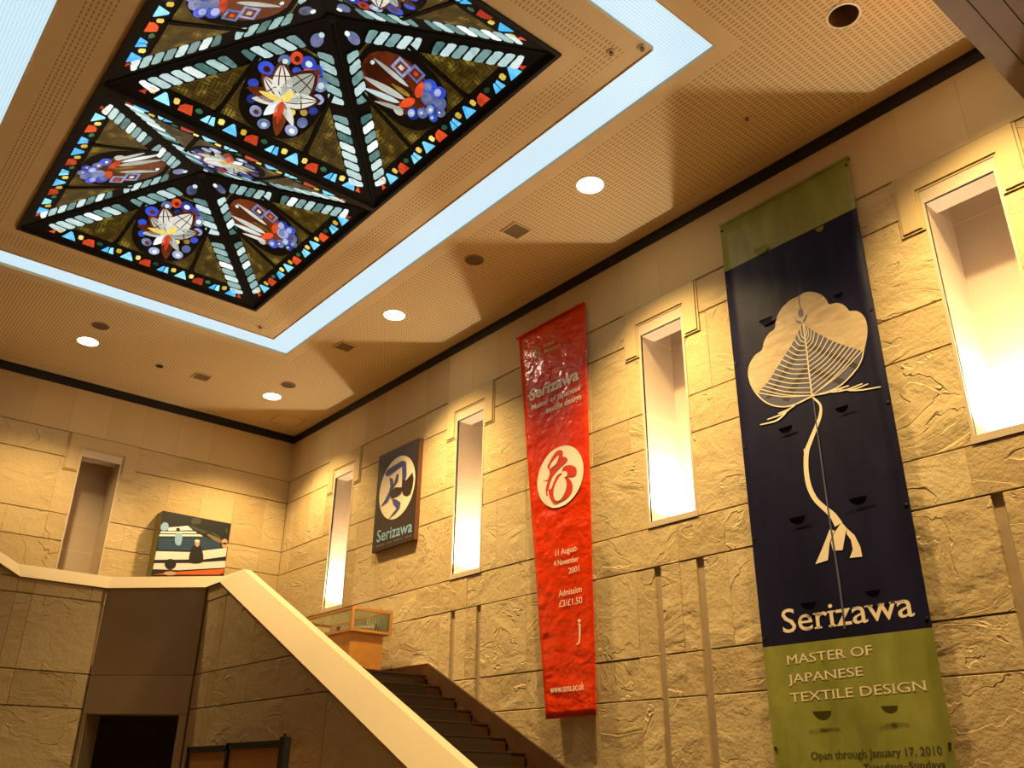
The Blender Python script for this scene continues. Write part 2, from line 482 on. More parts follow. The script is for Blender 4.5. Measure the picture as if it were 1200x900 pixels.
def niche_surround(parent, P, c, lit, zb):
    q = lambda poly, f, b, mat, nm: stone_piece(parent, mat, poly, P, f, b, .0005, nm)
    U = lambda o, t: [(c - .087 - o, .8485), (c - .087 - o, .750 - o), (c - .059 + o, .750 - o), (c - .059 + o, .815 - o),
                      (c + .059 - o, .815 - o), (c + .059 - o, .750 - o), (c + .087 + o, .750 - o), (c + .087 + o, .8485)]
    for nm, o, f in (('lintel_moulding', .0042, -.0020), ('lintel', 0.0, -.0042)):
        MB().prism(U(o, 0), lambda p: P(p[0], p[1], f), lambda p: P(p[0], p[1], J)).build(nm, M['smooth'], parent)
    fr = [(c - .0545, zb), (c - NH, zb), (c - NH, NZ1), (c + NH, NZ1), (c + NH, zb), (c + .0545, zb), (c + .0545, .8105), (c - .0545, .8105)]
    MB().prism(fr, lambda p: P(p[0], p[1], -.0010), lambda p: P(p[0], p[1], J)).build('niche_surround', M['niche'], parent)
    lv = [zb, .558, .628, .790, .830]
    for z0, z1 in zip(lv, lv[1:]):
        g = .0006
        for a0, a1 in ((c - NH - .0035, c - NH), (c + NH, c + NH + .0035)):
            mb = MB()
            vs = [P(a, b, d) for d in (0.001, ND) for b in (z0 + g, z1 - g) for a in (a0, a1)]
            mb.add(vs, [(0, 2, 3, 1), (4, 5, 7, 6), (0, 1, 5, 4), (2, 6, 7, 3), (0, 4, 6, 2), (1, 3, 7, 5)]).build('niche_side_stone', M['niche'], parent)
        vs = [P(a, b, d) for d in (ND, ND + .0035) for b in (z0 + g, z1 - g) for a in (c - NH, c + NH)]
        MB().add(vs, [(0, 2, 3, 1), (4, 5, 7, 6), (0, 1, 5, 4), (2, 6, 7, 3), (0, 4, 6, 2), (1, 3, 7, 5)]).build('niche_back_stone', M['niche'], parent)
    for zz in lv[1:-1]:
        for a0, a1, d0, d1 in ((c - NH - .003, c - NH + .0001, .002, ND), (c + NH - .0001, c + NH + .003, .002, ND), (c - NH, c + NH, ND - .0001, ND + .003)):
            vs = [P(a, b, d) for d in (d0, d1) for b in (zz - .0007, zz + .0007) for a in (a0, a1)]
            MB().add(vs, [(0, 2, 3, 1), (4, 5, 7, 6), (0, 1, 5, 4), (2, 6, 7, 3), (0, 4, 6, 2), (1, 3, 7, 5)]).build('mortar_line', M['pale_mortar'], parent)
    vs = [P(a, b, d) for d in (0.001, .040) for b in (NZ1, .832) for a in (c - NH, c + NH)]
    MB().add(vs, [(0, 2, 3, 1), (4, 5, 7, 6), (0, 1, 5, 4), (2, 6, 7, 3), (0, 4, 6, 2), (1, 3, 7, 5)]).build('niche_soffit', M['niche'], parent)
    vs = [P(a, b, d) for d in (-.0022, ND + .003) for b in (zb - .0105, zb) for a in (c - NH - .006, c + NH + .006)]
    MB().add(vs, [(0, 2, 3, 1), (4, 5, 7, 6), (0, 1, 5, 4), (2, 6, 7, 3), (0, 4, 6, 2), (1, 3, 7, 5)]).build('niche_sill', M['niche'], parent)
for c in NC: niche_surround(wall_right, PR, c, True, NZ0)
# ---- back wall (one unlit niche that shows, running down behind the parapet)
BC = 0.597
wb = MB()
bz0 = 0.26
wb.box(XL - .1, BC - NH - .004, YD + J, YD + .13, ZF, 1.0); wb.box(BC + NH + .004, XW + .13, YD + J, YD + .13, ZF, 1.0)
wb.box(BC - NH - .004, BC + NH + .004, YD + J, YD + .13, ZF, bz0 - .004); wb.box(BC - NH - .004, BC + NH + .004, YD + J, YD + .13, .834, 1.0)
wb.box(BC - NH - .004, BC + NH + .004, YD + ND + .004, YD + .13, bz0 - .004, .834)
wall_back = struct(wb.build('wall_back', M['mortar']))
PB = lambda a, b, d: (a, YD + d, b)
def spansB(z0, z1):
    if z0 >= .84: return [(XL, XW)]
    if z0 >= .77: return [(XL, BC - .088), (BC + .088, XW)]
    if z0 >= .25: return [(XL, BC - NH - .0008), (BC + NH + .0008, XW)]
    if z1 > bz0 - .01: return [(XL, BC - NH - .0008), (BC + NH + .0008, XW)]
    return [(XL, XW)]
gridB = [0.40 + 0.0975 * j for j in range(-8, 9)]
courses(wall_back, PB, spansB, gridB, ZC, 11)
niche_surround(wall_back, PB, BC, False, bz0)
# ---- walls outside the picture
wall_left = struct(MB().box(XL - .08, XL, YB, YD + .1, ZF, 1.0).build('wall_left', M['plaster']))
wall_front = struct(MB().box(XL - .05, XW + .1, YB - .06, YB, ZF, 1.0).build('wall_front', M['plaster']))

# ================================================================== STAIR, LANDING, BALUSTRADE
RISE, RUN, ZLAND, YTOP = 0.0268, 0.0553, 0.2137, 1.664
XO = 0.705                                   # outer face of the balustrade
CA, CB, CT = 0.0464, 0.0334, 0.0181          # coping: sloping face (in, up), flat top
XI = XO + CA + CT
ZK = 0.3714                                  # under edge of the level coping
P1, P2 = (0.551, 2.0127), (0.705, 1.8556)    # 45 degree corner
E0 = lambda y: 0.485 * y - 0.4935            # under edge of the raking coping
YK = (ZK + 0.4935) / 0.485
YEND = 0.62
XUP = 0.3815                                 # where the parapet starts to climb with the upper flight

landing = MB().prism([(XI - .02, YTOP), (XW, YTOP), (XW, YD), (.345, YD), (.345, 2.03), (.56, 2.03), (XI - .02, 1.86)],
                     lambda p: (p[0], p[1], ZLAND), lambda p: (p[0], p[1], ZLAND - .045)).build('floor_landing', M['step'])
struct(landing)

stair = empty('staircase', m3((.95, YTOP, ZF)))
tag(stair, 'brown stone staircase with olive carpet runner descending along the sandstone wall', 'staircase')
run = MB()
k = 0
while True:
    zt, yn = ZLAND - RISE * k, YTOP - RUN * k
    if zt - ZF < .01: break
    if k > 0:
        MB().box(XI - .0005, XW - .001, yn, yn + RUN + .012, max(ZF, zt - .06), zt).build('step', M['step'], stair)
        run.box(XI + .0002, XW - .040, yn - .0012, yn + RUN + .001, zt - .002, zt + .0012)
    run.box(XI + .0002, XW - .040, yn - .0014, yn + .002, zt - RISE, zt + .0011)
    MB().box(XI, XW - .001, yn - .0022, yn + .004, zt - .0022, zt + .0006).build('nosing', M['step'], stair)
    k += 1
run.build('carpet_runner', M['carpet'], stair)
zs = lambda y: 0.238 + (y - 1.659) * 0.483
sk = [(YD, .238), (1.659, .238), (1.22, zs(1.22)), (.64, max(zs(.64), ZF + .02)), (.64, ZF), (.70, ZF), (1.659, .205), (YD, .205)]
MB().prism(sk, lambda p: (XW - .0065, p[0], p[1]), lambda p: (XW - .0008, p[0], p[1])).build('skirting_board', M['step'], stair)
sk2 = [(1.83, .238), (1.659, .238), (.64, max(zs(.64), ZF + .02)), (.64, ZF), (.70, ZF), (1.659, .205), (1.83, .205)]
MB().prism(sk2, lambda p: (XI + .004, p[0], p[1]), lambda p: (XI - .004, p[0], p[1])).build('skirting_board', M['step'], stair)

up = empty('staircase', m3((.1, 2.25, ZLAND)))
tag(up, 'upper brown stone flight climbing behind the parapet along the far wall', 'staircase')
for k in range(11):
    x1 = .345 - RUN * k; zt = ZLAND + RISE * (k + 1)
    if x1 - RUN < XL: break
    MB().box(x1 - RUN - .012, x1, 2.05, YD - .001, zt - .06, zt).build('step', M['step'], up)

bal = empty('stone_balustrade', m3((XO, 1.4, ZF)))
tag(bal, 'split sandstone balustrade wall with broad pale raking coping beside the carpeted stair', 'balustrade')
OV = 0.006
# body: one continuous core behind the stones
body = MB()
sidepoly = [(YEND, ZF), (YEND, E0(YEND)), (YK, ZK), (P2[1] + .02, ZK), (P2[1] + .02, ZF)]
body.prism(sidepoly, lambda p: (XO + OV + J, p[0], p[1]), lambda p: (XI - .002, p[0], p[1]))
body.build('core', M['mortar'], bal)
PS = lambda a, b, d: (XO + OV + d, a, b)
courses(bal, PS, lambda z0, z1: [(YEND, YK), (YK, P2[1])], [.70 + .15 * j for j in range(9)], [z for z in ZC if z < .36] + [ZK], 21,
        lambda p: E0(p[0]) - p[1] if p[0] < YK else ZK - p[1] + .0001)
# coping, raking and level, in one profile swept along the run
prof = [(0.0, 0.0), (CA, CB), (CA + CT, CB), (CA + CT, 0.0)]
def sweep(mb, pts):
    n = len(prof); rows = []
    for (bx, by, bz), (ix, iy) in pts:
        rows.append([(bx + ix * o, by + iy * o, bz + h) for o, h in prof])
    vs = [v for r in rows for v in r]
    fs = []
    for i in range(len(rows) - 1):
        for k in range(n):
            k2 = (k + 1) % n
            fs.append((i * n + k, i * n + k2, (i + 1) * n + k2, (i + 1) * n + k))
    fs += [tuple(range(n)), tuple(range(len(rows) * n - 1, (len(rows) - 1) * n - 1, -1))]
    mb.add(vs, fs)
t8 = math.tan(math.radians(22.5))
cp = MB(); sweep(cp, [((XO, YEND - .01, E0(YEND - .01)), (1, 0)), ((XO, YK, ZK), (1, 0))])
cp.build('raking_coping', M['coping'], bal)
cp = MB(); sweep(cp, [((XO, YK, ZK), (1, 0)), ((XO, P2[1], ZK), (1, t8)), ((P1[0], P1[1], ZK), (t8, 1)), ((XUP, P1[1], ZK), (0, 1))])
cp.build('level_coping', M['coping'], bal)
cp = MB(); sweep(cp, [((XUP, P1[1], ZK), (0, 1)), ((XL + .003, P1[1], ZK + (XUP - XL - .003) * .5), (0, 1))])
cp.build('rising_coping', M['coping'], bal)
# landing parapet below the coping
pb = MB().prism([(XL + .003, ZF), (P1[0] + .002, ZF), (P1[0] + .002, ZK), (XUP, ZK), (XL + .003, ZK + (XUP - XL - .003) * .5)],
                lambda p: (p[0], P1[1] + OV + J, p[1]), lambda p: (p[0], P1[1] + CA + CT, p[1]))
pb.build('core', M['mortar'], bal)
PP = lambda a, b, d: (a, P1[1] + OV + d, b)
courses(bal, PP, lambda z0, z1: [(XL + .003, XUP), (XUP, P1[0] + .003)], [-.15 + .1125 * j for j in range(7)], [z for z in ZC if z < .36] + [ZK, .55, .72], 31,
        lambda p: (ZK if p[0] > XUP else ZK + (XUP - p[0]) * .5) - p[1] + .0001)
# diagonal corner panel over the low passage
dx, dy = (P2[0] - P1[0]), (P2[1] - P1[1])
DL = math.hypot(dx, dy); ux, uy = dx / DL, dy / DL; nx, ny = -uy, ux      # n points into the landing
if nx < 0: nx, ny = -nx, -ny
PD = lambda a, b, d: (P1[0] + ux * a + nx * (OV * .7 + d), P1[1] + uy * a + ny * (OV * .7 + d), b)
for a0, a1, z0, z1, nm in ((0, DL, .1195, .1935, 'corner_panel'), (0, DL, .1945, ZK, 'corner_panel'), (DL - .016, DL, ZF, .1185, 'passage_jamb'), (0, .008, ZF, .1185, 'passage_jamb')):
    vs = [PD(a, b, d) for d in (0, .055) for b in (z0, z1) for a in (a0, a1)]
    MB().add(vs, [(0, 2, 3, 1), (4, 5, 7, 6), (0, 1, 5, 4), (2, 6, 7, 3), (0, 4, 6, 2), (1, 3, 7, 5)]).build(nm, M['smooth'], bal)

# ================================================================== LAMPS AND CEILING FITTINGS
def lathe(mb, c, prof, n=28, mi=0):
    """prof: (radius, z) in metres relative to c (layout point)"""
    C = m3(c); vs = []
    for r, z in prof:
        for i in range(n):
            a = 2 * math.pi * i / n
            vs.append((C.x + r * math.cos(a), C.y + r * math.sin(a), C.z + z))
    fs = []
    for k in range(len(prof) - 1):
        for i in range(n):
            j = (i + 1) % n
            fs.append((k * n + i, k * n + j, (k + 1) * n + j, (k + 1) * n + i))
    mb.add(vs, fs, mi); return mb
def disc(mb, c, r, z, n=28):
    C = m3(c)
    return mb.add([(C.x + r * math.cos(2 * math.pi * i / n), C.y + r * math.sin(2 * math.pi * i / n), C.z + z) for i in range(n)], [tuple(range(n))])
def spot(name, loc, direction, watts, size, blend, radius, col, parent):
    L = bpy.data.lights.new(name, 'SPOT'); L.energy = watts; L.spot_size = math.radians(size); L.spot_blend = blend
    L.shadow_soft_size = radius; L.color = col
    o = place(name, L, loc, parent)
    o.rotation_euler = Vector(direction).to_track_quat('-Z', 'Y').to_euler()
    return o
def seen(p):
    x, y = to_px(((p[0]) / S, (p[1]) / S, (p[2] - EYE) / S)); return 0 <= x <= 1200 and 0 <= y <= 900
def downlight(x, y, z, watts, label, group, r=.145, cone=112, soft=.95):
    e = empty('downlight', m3((x, y, z)))
    tag(e, label, 'ceiling light', group)
    lathe(MB(), (x, y, z), [(r + .02, 0), (r + .02, -.006), (r, -.008), (r - .004, 0.0)]).build('trim_ring', M['white_paint'], e, metres=True)
    lens = disc(MB(), (x, y, z), r - .003, -.004)
    lens.build('lamp_lens' if any(seen(v) for v in lens.v) else 'lamp_lens_offscreen', M['lamp'], e, metres=True)
    spot('lamp' if seen(m3((x, y, z))) else 'lamp_offscreen', m3((x, y, z)) + Vector((0, 0, -.02)), (0, 0, -1), watts, cone, soft, r * .6, WARM, e)
    return e
G1 = 'row of lit downlights between light strip and banner wall'
downlight(.960, .325, 1.0, DOWN_W, 'round lit downlight beside the dark entrance soffit', G1)
downlight(.948, .926, 1.0, DOWN_W, 'round lit downlight by the light strip, above the niche between red and navy banners', G1)
downlight(.948, 1.579, 1.0, DOWN_W, 'round lit downlight midway along the light strip, between two square vents', G1)
downlight(.948, 2.215, 1.0, BACK_W * 1.25, 'round lit downlight nearest the ceiling hatch in the room corner', G1, cone=118, soft=.6)
downlight(.442, 2.203, 1.0, BACK_W, 'round lit downlight by the far wall above its single unlit niche', G1, cone=118, soft=.6)
for i, c in enumerate(NC):
    e = empty('niche_uplight', m3((XW + .060, c, NZ0)))
    tag(e, ['small uplight on the sill of the niche beside the entrance soffit', 'small uplight on the sill of the niche between the red and navy banners',
            'small uplight on the sill of the niche between poster and red banner', 'small uplight on the sill of the niche behind the display case'][i], 'lamp', 'uplights in the wall niches')
    lathe(MB(), (XW + .060, c, NZ0), [(.001, 0), (.05, 0), (.05, .02), (.042, .024)], 16).build('housing', M['dark'], e, metres=True)
    lens = disc(MB(), (XW + .060, c, NZ0), .042, .022, 16)
    lens.build('lens' if any(seen(v) for v in lens.v) else 'lens_offscreen', M['lamp'], e, metres=True)
    spot('uplight_lamp' if seen(m3((XW + .060, c, NZ0))) else 'uplight_lamp_offscreen', m3((XW + .060, c, NZ0)) + Vector((0, 0, .045)), (-.10, 0, 1), NICHE_W, 150, .25, .03, (1.0, .86, .66), e)

# speakers, vents, hatch, sprinklers
def speaker(x, y, r, label, open_can=False):
    e = empty('ceiling_speaker', m3((x, y, 1.0))); tag(e, label, 'speaker', 'round dark fittings in the ceiling')
    lathe(MB(), (x, y, 1.0), [(r + .018, 0), (r + .018, -.007), (r, -.010), (r, -.002)]).build('rim', M['grille'] if not open_can else M['white_paint'], e, metres=True)
    if open_can:      # a real recess through the ceiling board
        lathe(MB(), (x, y, 1.0), [(r - .002, -.004), (r - .002, .24), (.001, .241)]).build('can', M['grille'], e, metres=True)
    else:
        disc(MB(), (x, y, 1.0), r, -.003).build('grille', M['grille_dark'], e, metres=True)
speaker(.943, 1.266, .105, 'round dark speaker grille between the square vent and a lit downlight')
speaker(.946, 2.111, .105, 'round dark speaker grille touching the downlight near the ceiling hatch')
speaker(.440, 2.096, .105, 'round dark speaker grille beside the downlight over the far wall niche')
speaker(.946, .413, .125, 'unlit round recessed can beside the dark entrance soffit', True)
def vent(x, y, label):
    e = empty('ceiling_vent', m3((x, y, 1.0))); tag(e, label, 'vent', 'square brown vents in the ceiling')
    h = .0225
    mb = MB(); ring(mb, (x - h, x + h, y - h, y + h), (x - h + .003, x + h - .003, y - h + .003, y + h - .003), 0, .9975, .0025); mb.build('frame', M['ceil_plain'], e)
    MB().box(x - h + .003, x + h - .003, y - h + .003, y + h - .003, .9990, .9998).build('backing', M['grille_dark'], e)
    for k in range(9):
        yy = y - h + .005 + k * .0044
        MB().box(x - h + .003, x + h - .003, yy, yy + .0026, .9980, .9992).build('slat', M['grille'], e)
vent(.940, 1.126, 'square brown ceiling vent between the speaker and the brightest downlight')
vent(.944, 1.800, 'square brown ceiling vent near the corner of the light strip')
vent(.744, 2.218, 'square brown ceiling vent close to the far wall between two downlights')
e = empty('access_hatch', m3((1.068, 2.357, 1.0))); tag(e, 'square flush access hatch in the ceiling corner above the far wall', 'hatch')
hb = (1.0300, 1.1080, 2.3180, 2.3960)     # leaf set in its hole with an open gap all round
MB().box(*hb, 1.0, 1.016).build('door_leaf', M['ceil_plain'], e)
for x, y, lab in ((.745, .676, 'small round sprinkler head between skylight and near corner of the light strip'),
                  (1.017, .631, 'small round sprinkler head in the ceiling above the navy banner'),
                  (.736, 1.843, 'small round sprinkler head between skylight and far corner of the light strip'),
                  (.774, .640, 'tiny pale detector at the inner corner of the light strip')):
    e = empty('sprinkler_head', m3((x, y, 1.0))); tag(e, lab, 'sprinkler', 'small round sprinkler heads in the ceiling')
    lathe(MB(), (x, y, 1.0), [(.001, -.002), (.04, -.002), (.045, -.006), (.03, -.012), (.022, -.006)], 16).build('rose', M['ceil_plain'], e, metres=True)
    lathe(MB(), (x, y, 1.0), [(.012, -.004), (.012, -.03), (.02, -.034), (.001, -.036)], 12).build('nozzle', M['grille'], e, metres=True)
e = empty('ceiling_socket', m3((.631, 2.228, 1.0))); tag(e, 'small black round socket hole in the ceiling near the far wall', 'socket')
lathe(MB(), (.631, 2.228, 1.0), [(.062, 0), (.062, -.006), (.05, -.007), (.048, -.001)], 20).build('rim', M['grille_dark'], e, metres=True)
lathe(MB(), (.631, 2.228, 1.0), [(.0485, -.003), (.0485, .14), (.001, .141)], 20).build('socket_tube', M['grille_dark'], e, metres=True)

# lit strips around the skylight
st = empty('light_strip', m3((.4365, 1.2575, 1.0)))
tag(st, 'rectangular band of cool white luminous panels framing the stained glass', 'light panel')
zd = 1.006
for o in ((so[0], so[1], so[2], si[2]), (so[0], so[1], si[3], so[3]), (so[0], si[0], si[2], si[3]), (si[1], so[1], si[2], si[3])):
    MB().box(*o, zd, zd + .004).build('diffuser_panel', M['diff'], st)
mb = MB(); ring(mb, grow(si, .0016), si, 0, .998, .012); mb.build('inner_bead', M['ceil_plain'], st)
mb = MB(); ring(mb, so, grow(so, -.0016), 0, .999, .011); mb.build('outer_bead', M['ceil_plain'], st)

# ================================================================== STAINED GLASS
APEX = .112 * S
def poly_area_fix(p): return p
def flat_obj(name, polys, mat, z=0.012, t=0.006):
    """polys of (u,v) metres -> thin raised pieces in the face frame (local +Z towards the room)"""
    mb = MB()
    for p in polys:
        mb.prism(p, lambda q: (q[0], q[1], z), lambda q: (q[0], q[1], z - t))
    me = bpy.data.meshes.new(name)
    me.from_pydata(mb.v, [], mb.f); me.materials.append(mat)
    bm = bmesh.new(); bm.from_mesh(me); bmesh.ops.recalc_face_normals(bm, faces=bm.faces); bm.to_mesh(me); bm.free()
    return (name, me)
def ell(cx, cy, rx, ry, rot=0, n=16, a0=0, a1=2 * math.pi):
    c, s = math.cos(rot), math.sin(rot)
    out = []
    for i in range(n):
        a = a0 + (a1 - a0) * i / (n if abs(a1 - a0 - 2 * math.pi) < 1e-6 else n - 1)
        x, y = rx * math.cos(a), ry * math.sin(a)
        out.append((cx + c * x - s * y, cy + s * x + c * y))
    return out
def petal_outline(b, ang, ln, wd, n=12):
    d = (math.cos(ang), math.sin(ang)); q = (-d[1], d[0]); L = []; Rr = []
    for i in range(n + 1):
        t = i / n; w_ = wd * .5 * (math.sin(math.pi * min(1, t ** .8)) ** .75)
        L.append((b[0] + d[0] * ln * t + q[0] * w_, b[1] + d[1] * ln * t + q[1] * w_))
        Rr.append((b[0] + d[0] * ln * t - q[0] * w_, b[1] + d[1] * ln * t - q[1] * w_))
    return L + Rr[-2:0:-1]
def petal_grid(b, ang, ln, wd, rows, cols, gap):
    """a petal leaded into rows x cols pieces"""
    d = (math.cos(ang), math.sin(ang)); q = (-d[1], d[0]); out = []
    W_ = lambda t: wd * .5 * (math.sin(math.pi * min(1, max(0, t) ** .8)) ** .75)
    for r in range(rows):
        t0 = .06 + .92 * r / rows + gap / ln / 2; t1 = .06 + .92 * (r + 1) / rows - gap / ln / 2
        for c in range(cols):
            s0, s1 = -1 + 2 * c / cols, -1 + 2 * (c + 1) / cols
            pts = []
            for t in [t0 + (t1 - t0) * k / 3 for k in range(4)]:
                a = W_(t) * s0 + gap / 2; pts.append((t, min(a, W_(t) * (s0 + s1) / 2)))
            back = []
            for t in [t1 + (t0 - t1) * k / 3 for k in range(4)]:
                a = W_(t) * s1 - gap / 2; back.append((t, max(a, W_(t) * (s0 + s1) / 2)))
            pp = [(b[0] + d[0] * ln * t + q[0] * a, b[1] + d[1] * ln * t + q[1] * a) for t, a in pts + back]
            out.append(pp)
    return out

def glass_face_pieces(bw, L, motif):
    """returns list of (name, mesh) in face coordinates: base along u, apex at (0,L)"""
    rnd = random.Random(5 if motif == 'lotus' else 9)
    out = []
    edge = math.hypot(bw / 2, L)
    # ropes
    for side in (-1, 1):
        cx, cy = side * bw / 2, 0.0
        ex, ey = (0 - cx) / edge, L / edge
        nxx, nyy = (-ey * -side, ex * -side)
        # inward normal
        if nxx * (0 - cx) + nyy * (L * .3) < 0: nxx, nyy = -nxx, -nyy
        off, Wd = .146, .146
        s0, s_break, s1 = .30, edge * .565, edge - .33
        Q = lambda s, w_: (cx + ex * s + nxx * (off + w_), cy + ey * s + nyy * (off + w_))
        def rope(sa, sb, n, first):
            ln = (sb - sa) / n; sl = -ln * .68
            for k in range(n):
                a, b2 = sa + k * ln + .008, sa + (k + 1) * ln - .008
                h = Wd / 2
                A = max(sa, a - sl * .5); B_ = min(sb, b2 + sl * .5)
                lo0, lo1 = max(sa, min(sb, a + sl * .5)), max(sa, min(sb, b2 + sl * .5))
                up0, up1 = max(sa, min(sb, a - sl * .5)), max(sa, min(sb, b2 - sl * .5))
                pts = [Q(lo0 + (lo1 - lo0) * .10, -h * .93), Q(lo0 + (lo1 - lo0) * .45, -h), Q(lo1 - (lo1 - lo0) * .12, -h * .84), Q(lo1, -h * .55),
                       Q((lo1 + up1) / 2 + .004, h * .1), Q(up1, h * .80),
                       Q(up1 - (up1 - up0) * .10, h * .93), Q(up0 + (up1 - up0) * .55, h), Q(up0 + (up1 - up0) * .12, h * .84), Q(up0, h * .55),
                       Q((up0 + lo0) / 2 - .004, -h * .1), Q(lo0, -h * .80)]
                kk = k + first
                bright = sa < .5 and k < (5 if motif == 'lotus' else 2)
                g = ('white' if (kk % 2 == 0) else 'pale') if (bright or rnd.random() < .22) else ('pale' if kk % 2 == 0 else 'teal')
                out.append(flat_obj('rope_glass', [pts], G[g]))
        rope(s0, s_break - .045, 8, 0)
        rope(s_break + .045, s1, 5, 1)
    # jewel at the apex
    out.append(flat_obj('apex_jewel', [ell(0, L - .285, .062, .072)], G['purple']))
    out.append(flat_obj('apex_cap', [ell(.012 * (1 if motif == 'lotus' else -1), L - .215, .028, .026)], G['white'], .016))  # small white glass cap on the jewel
    # gem border along the base
    pat = [('yellow', .075), ('cyan', .165), ('yellow', .070), ('red', .150), ('green', .080), ('cyan', .085), ('cyan', .070)]
    u = -bw / 2 + .36; v0, v1 = .075, .190; i = 0
    out.append(flat_obj('gem_glass', [[(u - .07, v0 + .01), (u - .008, v0 + .01), (u - .008, v0 + .07)]], G['red']))
    while u < bw / 2 - .42:
        c, wd = pat[i % 7]
        a, b2 = u + .006, u + wd - .006; m_ = (a + b2) / 2
        if c == 'yellow': p = [(a, v1 - .015), (a + .006, v0 + .055), (m_, v0 + .045), (b2, v0 + .060), (b2 - .004, v1 - .010), (m_, v1)]
        elif c == 'cyan' and wd > .1: p = [(a, v0), (b2, v0), (b2 - .012, v0 + .03), (m_ + .012, v1), (m_ - .012, v1)]
        elif c == 'red': p = [(a, v0), (b2, v0), (b2 - .010, v0 + .05), (b2 - .03, v1 - .008), (a + .04, v1 - .02), (a, v0 + .05)]
        elif c == 'green': p = [(a, v1 - .02), (a, v0 + .07), (m_, v0 + .055), (b2, v0 + .07), (b2, v1 - .02), (m_, v1)]
        elif i % 7 == 5: p = [(a, v0), (b2, v0), (b2 - .005, v1 - .025), (m_ + .01, v1 - .035)]
        else: p = [(a, v0), (b2, v0), (a + .03, v1 - .02), (a, v1 - .03)]
        out.append(flat_obj('gem_glass', [p], G[c])); u += wd; i += 1
    out.append(flat_obj('gem_glass', [[(u + .008, v0 + .01), (u + .07, v0 + .01), (u + .008, v0 + .07)]], G['red']))
    # woven amber corners and surround
    inx = lambda v: bw / 2 * (1 - v / L) - .30       # inner half width at v
    vb = .245; vt = L * .565
    for sd in (-1, 1):
        out.append(flat_obj('woven_glass', [[(sd * inx(vb), vb), (sd * .52, vb), (sd * (inx(vt) + .005), vt - .01)]], G['weave'], .008))
    h1 = [(-.46, vb), (.46, vb), (inx(vt) + .03, vt + .045), (inx(L * .78) + .03, L * .755), (-inx(L * .78) - .03, L * .755), (-inx(vt) - .03, vt + .045)]
    out.append(flat_obj('woven_glass', [h1], G['weave'], .008))
    # medallion
    cy = vb + (L * .74 - vb) * .50; ry = (L * .745 - vb) * .50; rx = .405
    med = [(rx * 1.0 * (abs(math.cos(a)) ** .8) * (1 if math.cos(a) > 0 else -1), cy + ry * (abs(math.sin(a)) ** .75) * (1 if math.sin(a) > 0 else -1)) for a in [2 * math.pi * k / 28 for k in range(28)]]
    out.append(flat_obj('medallion_ground', [med], M['lead'], .010))
    X = lambda x, y: (x * rx, cy + y * ry)
    def P_(nm, polys, g, z=.014): out.append(flat_obj(nm, polys, G[g], z))
    def E_(x, y, a, b, rot=0, n=14): return ell(*X(x, y), a * rx, b * rx, rot, n)
    if motif == 'lotus':
        for k, (x, y, r, g) in enumerate([(-.70, .30, .20, 'blue'), (-.42, .62, .16, 'lblue'), (-.20, .78, .17, 'red'), (.10, .80, .20, 'blue'), (.38, .74, .18, 'blue'),
                                          (.62, .52, .20, 'lblue'), (.76, .22, .15, 'lblue'), (.80, -.06, .12, 'blue'), (.72, -.40, .15, 'lblue'), (.58, -.66, .17, 'lblue'),
                                          (-.80, -.10, .13, 'blue'), (-.66, -.42, .12, 'blue'), (-.42, -.62, .16, 'lblue'), (-.10, -.80, .16, 'lblue'), (.30, .52, .10, 'yellow'),
                                          (.62, -.18, .10, 'amber'), (-.05, .55, .11, 'blue'), (.36, -.30, .10, 'yellow')]):
            outer = E_(x, y, r, r * .9, k)
            P_('cloud_glass', [outer], g, .012)
            if r > .15: P_('cloud_swirl', [E_(x + .02, y - .01, r * .45, r * .4, k, 10)], 'white' if k % 2 else 'brown', .015)
        b0 = X(.02, -.16)
        for ang, ln, wd, rows, cols, g in ((152, .78, .38, 2, 3, 'petal'), (30, .86, .46, 2, 3, 'petal'), (118, .98, .52, 3, 3, 'petal'), (72, 1.08, .68, 3, 3, 'petal')):
            b_ = b0
            P_('petal_rim', [petal_outline(b_, math.radians(ang), ln * rx * 1.10, wd * rx * 1.14)], 'brown', .0135)
            P_('lotus_petal', petal_grid(b_, math.radians(ang), ln * rx, wd * rx, rows, cols, .013), g, .017)
        P_('lotus_tip', [petal_outline(X(.22, .42), math.radians(62), .42 * rx, .5 * rx)], 'red', .0128)
        for ang, ln, wd, g in ((186, .92, .34, 'brown'), (204, .74, .26, 'petal'), (248, .62, .26, 'white'), (288, 1.0, .34, 'brown'), (318, .74, .22, 'petal'), (270, .5, .16, 'red')):
            P_('lower_petal', [petal_outline(b0, math.radians(ang), ln * rx, wd * rx)], g, .0155)
        P_('petal_flame', [petal_outline(b0, math.radians(184), .62 * rx, .16 * rx)], 'yellow', .0172)
        P_('petal_flame', [petal_outline(b0, math.radians(285), .66 * rx, .16 * rx)], 'red', .0172)
        P_('lotus_heart', [petal_outline(b0, math.radians(74), .40 * rx, .22 * rx)], 'yellow', .0185)
    else:
        P_('flame_ground', [E_(-.05, .10, .78, .95, .2, 20)], 'brown', .0115)
        b0 = X(.05, -.30)
        P_('flame_bud', [petal_outline(b0, math.radians(108), 1.5 * rx, .72 * rx)], 'brown', .013)
        for ang, ln, wd, g, bx, by in ((112, 1.15, .20, 'petal', -.20, -.22), (120, 1.0, .16, 'white', -.40, -.20), (98, 1.05, .14, 'petal', .16, -.10), (126, .80, .12, 'petal', -.48, -.36), (104, .55, .14, 'amber', -.02, -.26)):
            P_('flame_streak', [petal_outline(X(bx, by), math.radians(ang), ln * rx, wd * rx)], g, .016)
        P_('ember', [petal_outline(X(.02, -.36), math.radians(165), .55 * rx, .22 * rx)], 'red', .0165)
        P_('ember', [petal_outline(X(.10, -.36), math.radians(20), .50 * rx, .20 * rx)], 'red', .0165)
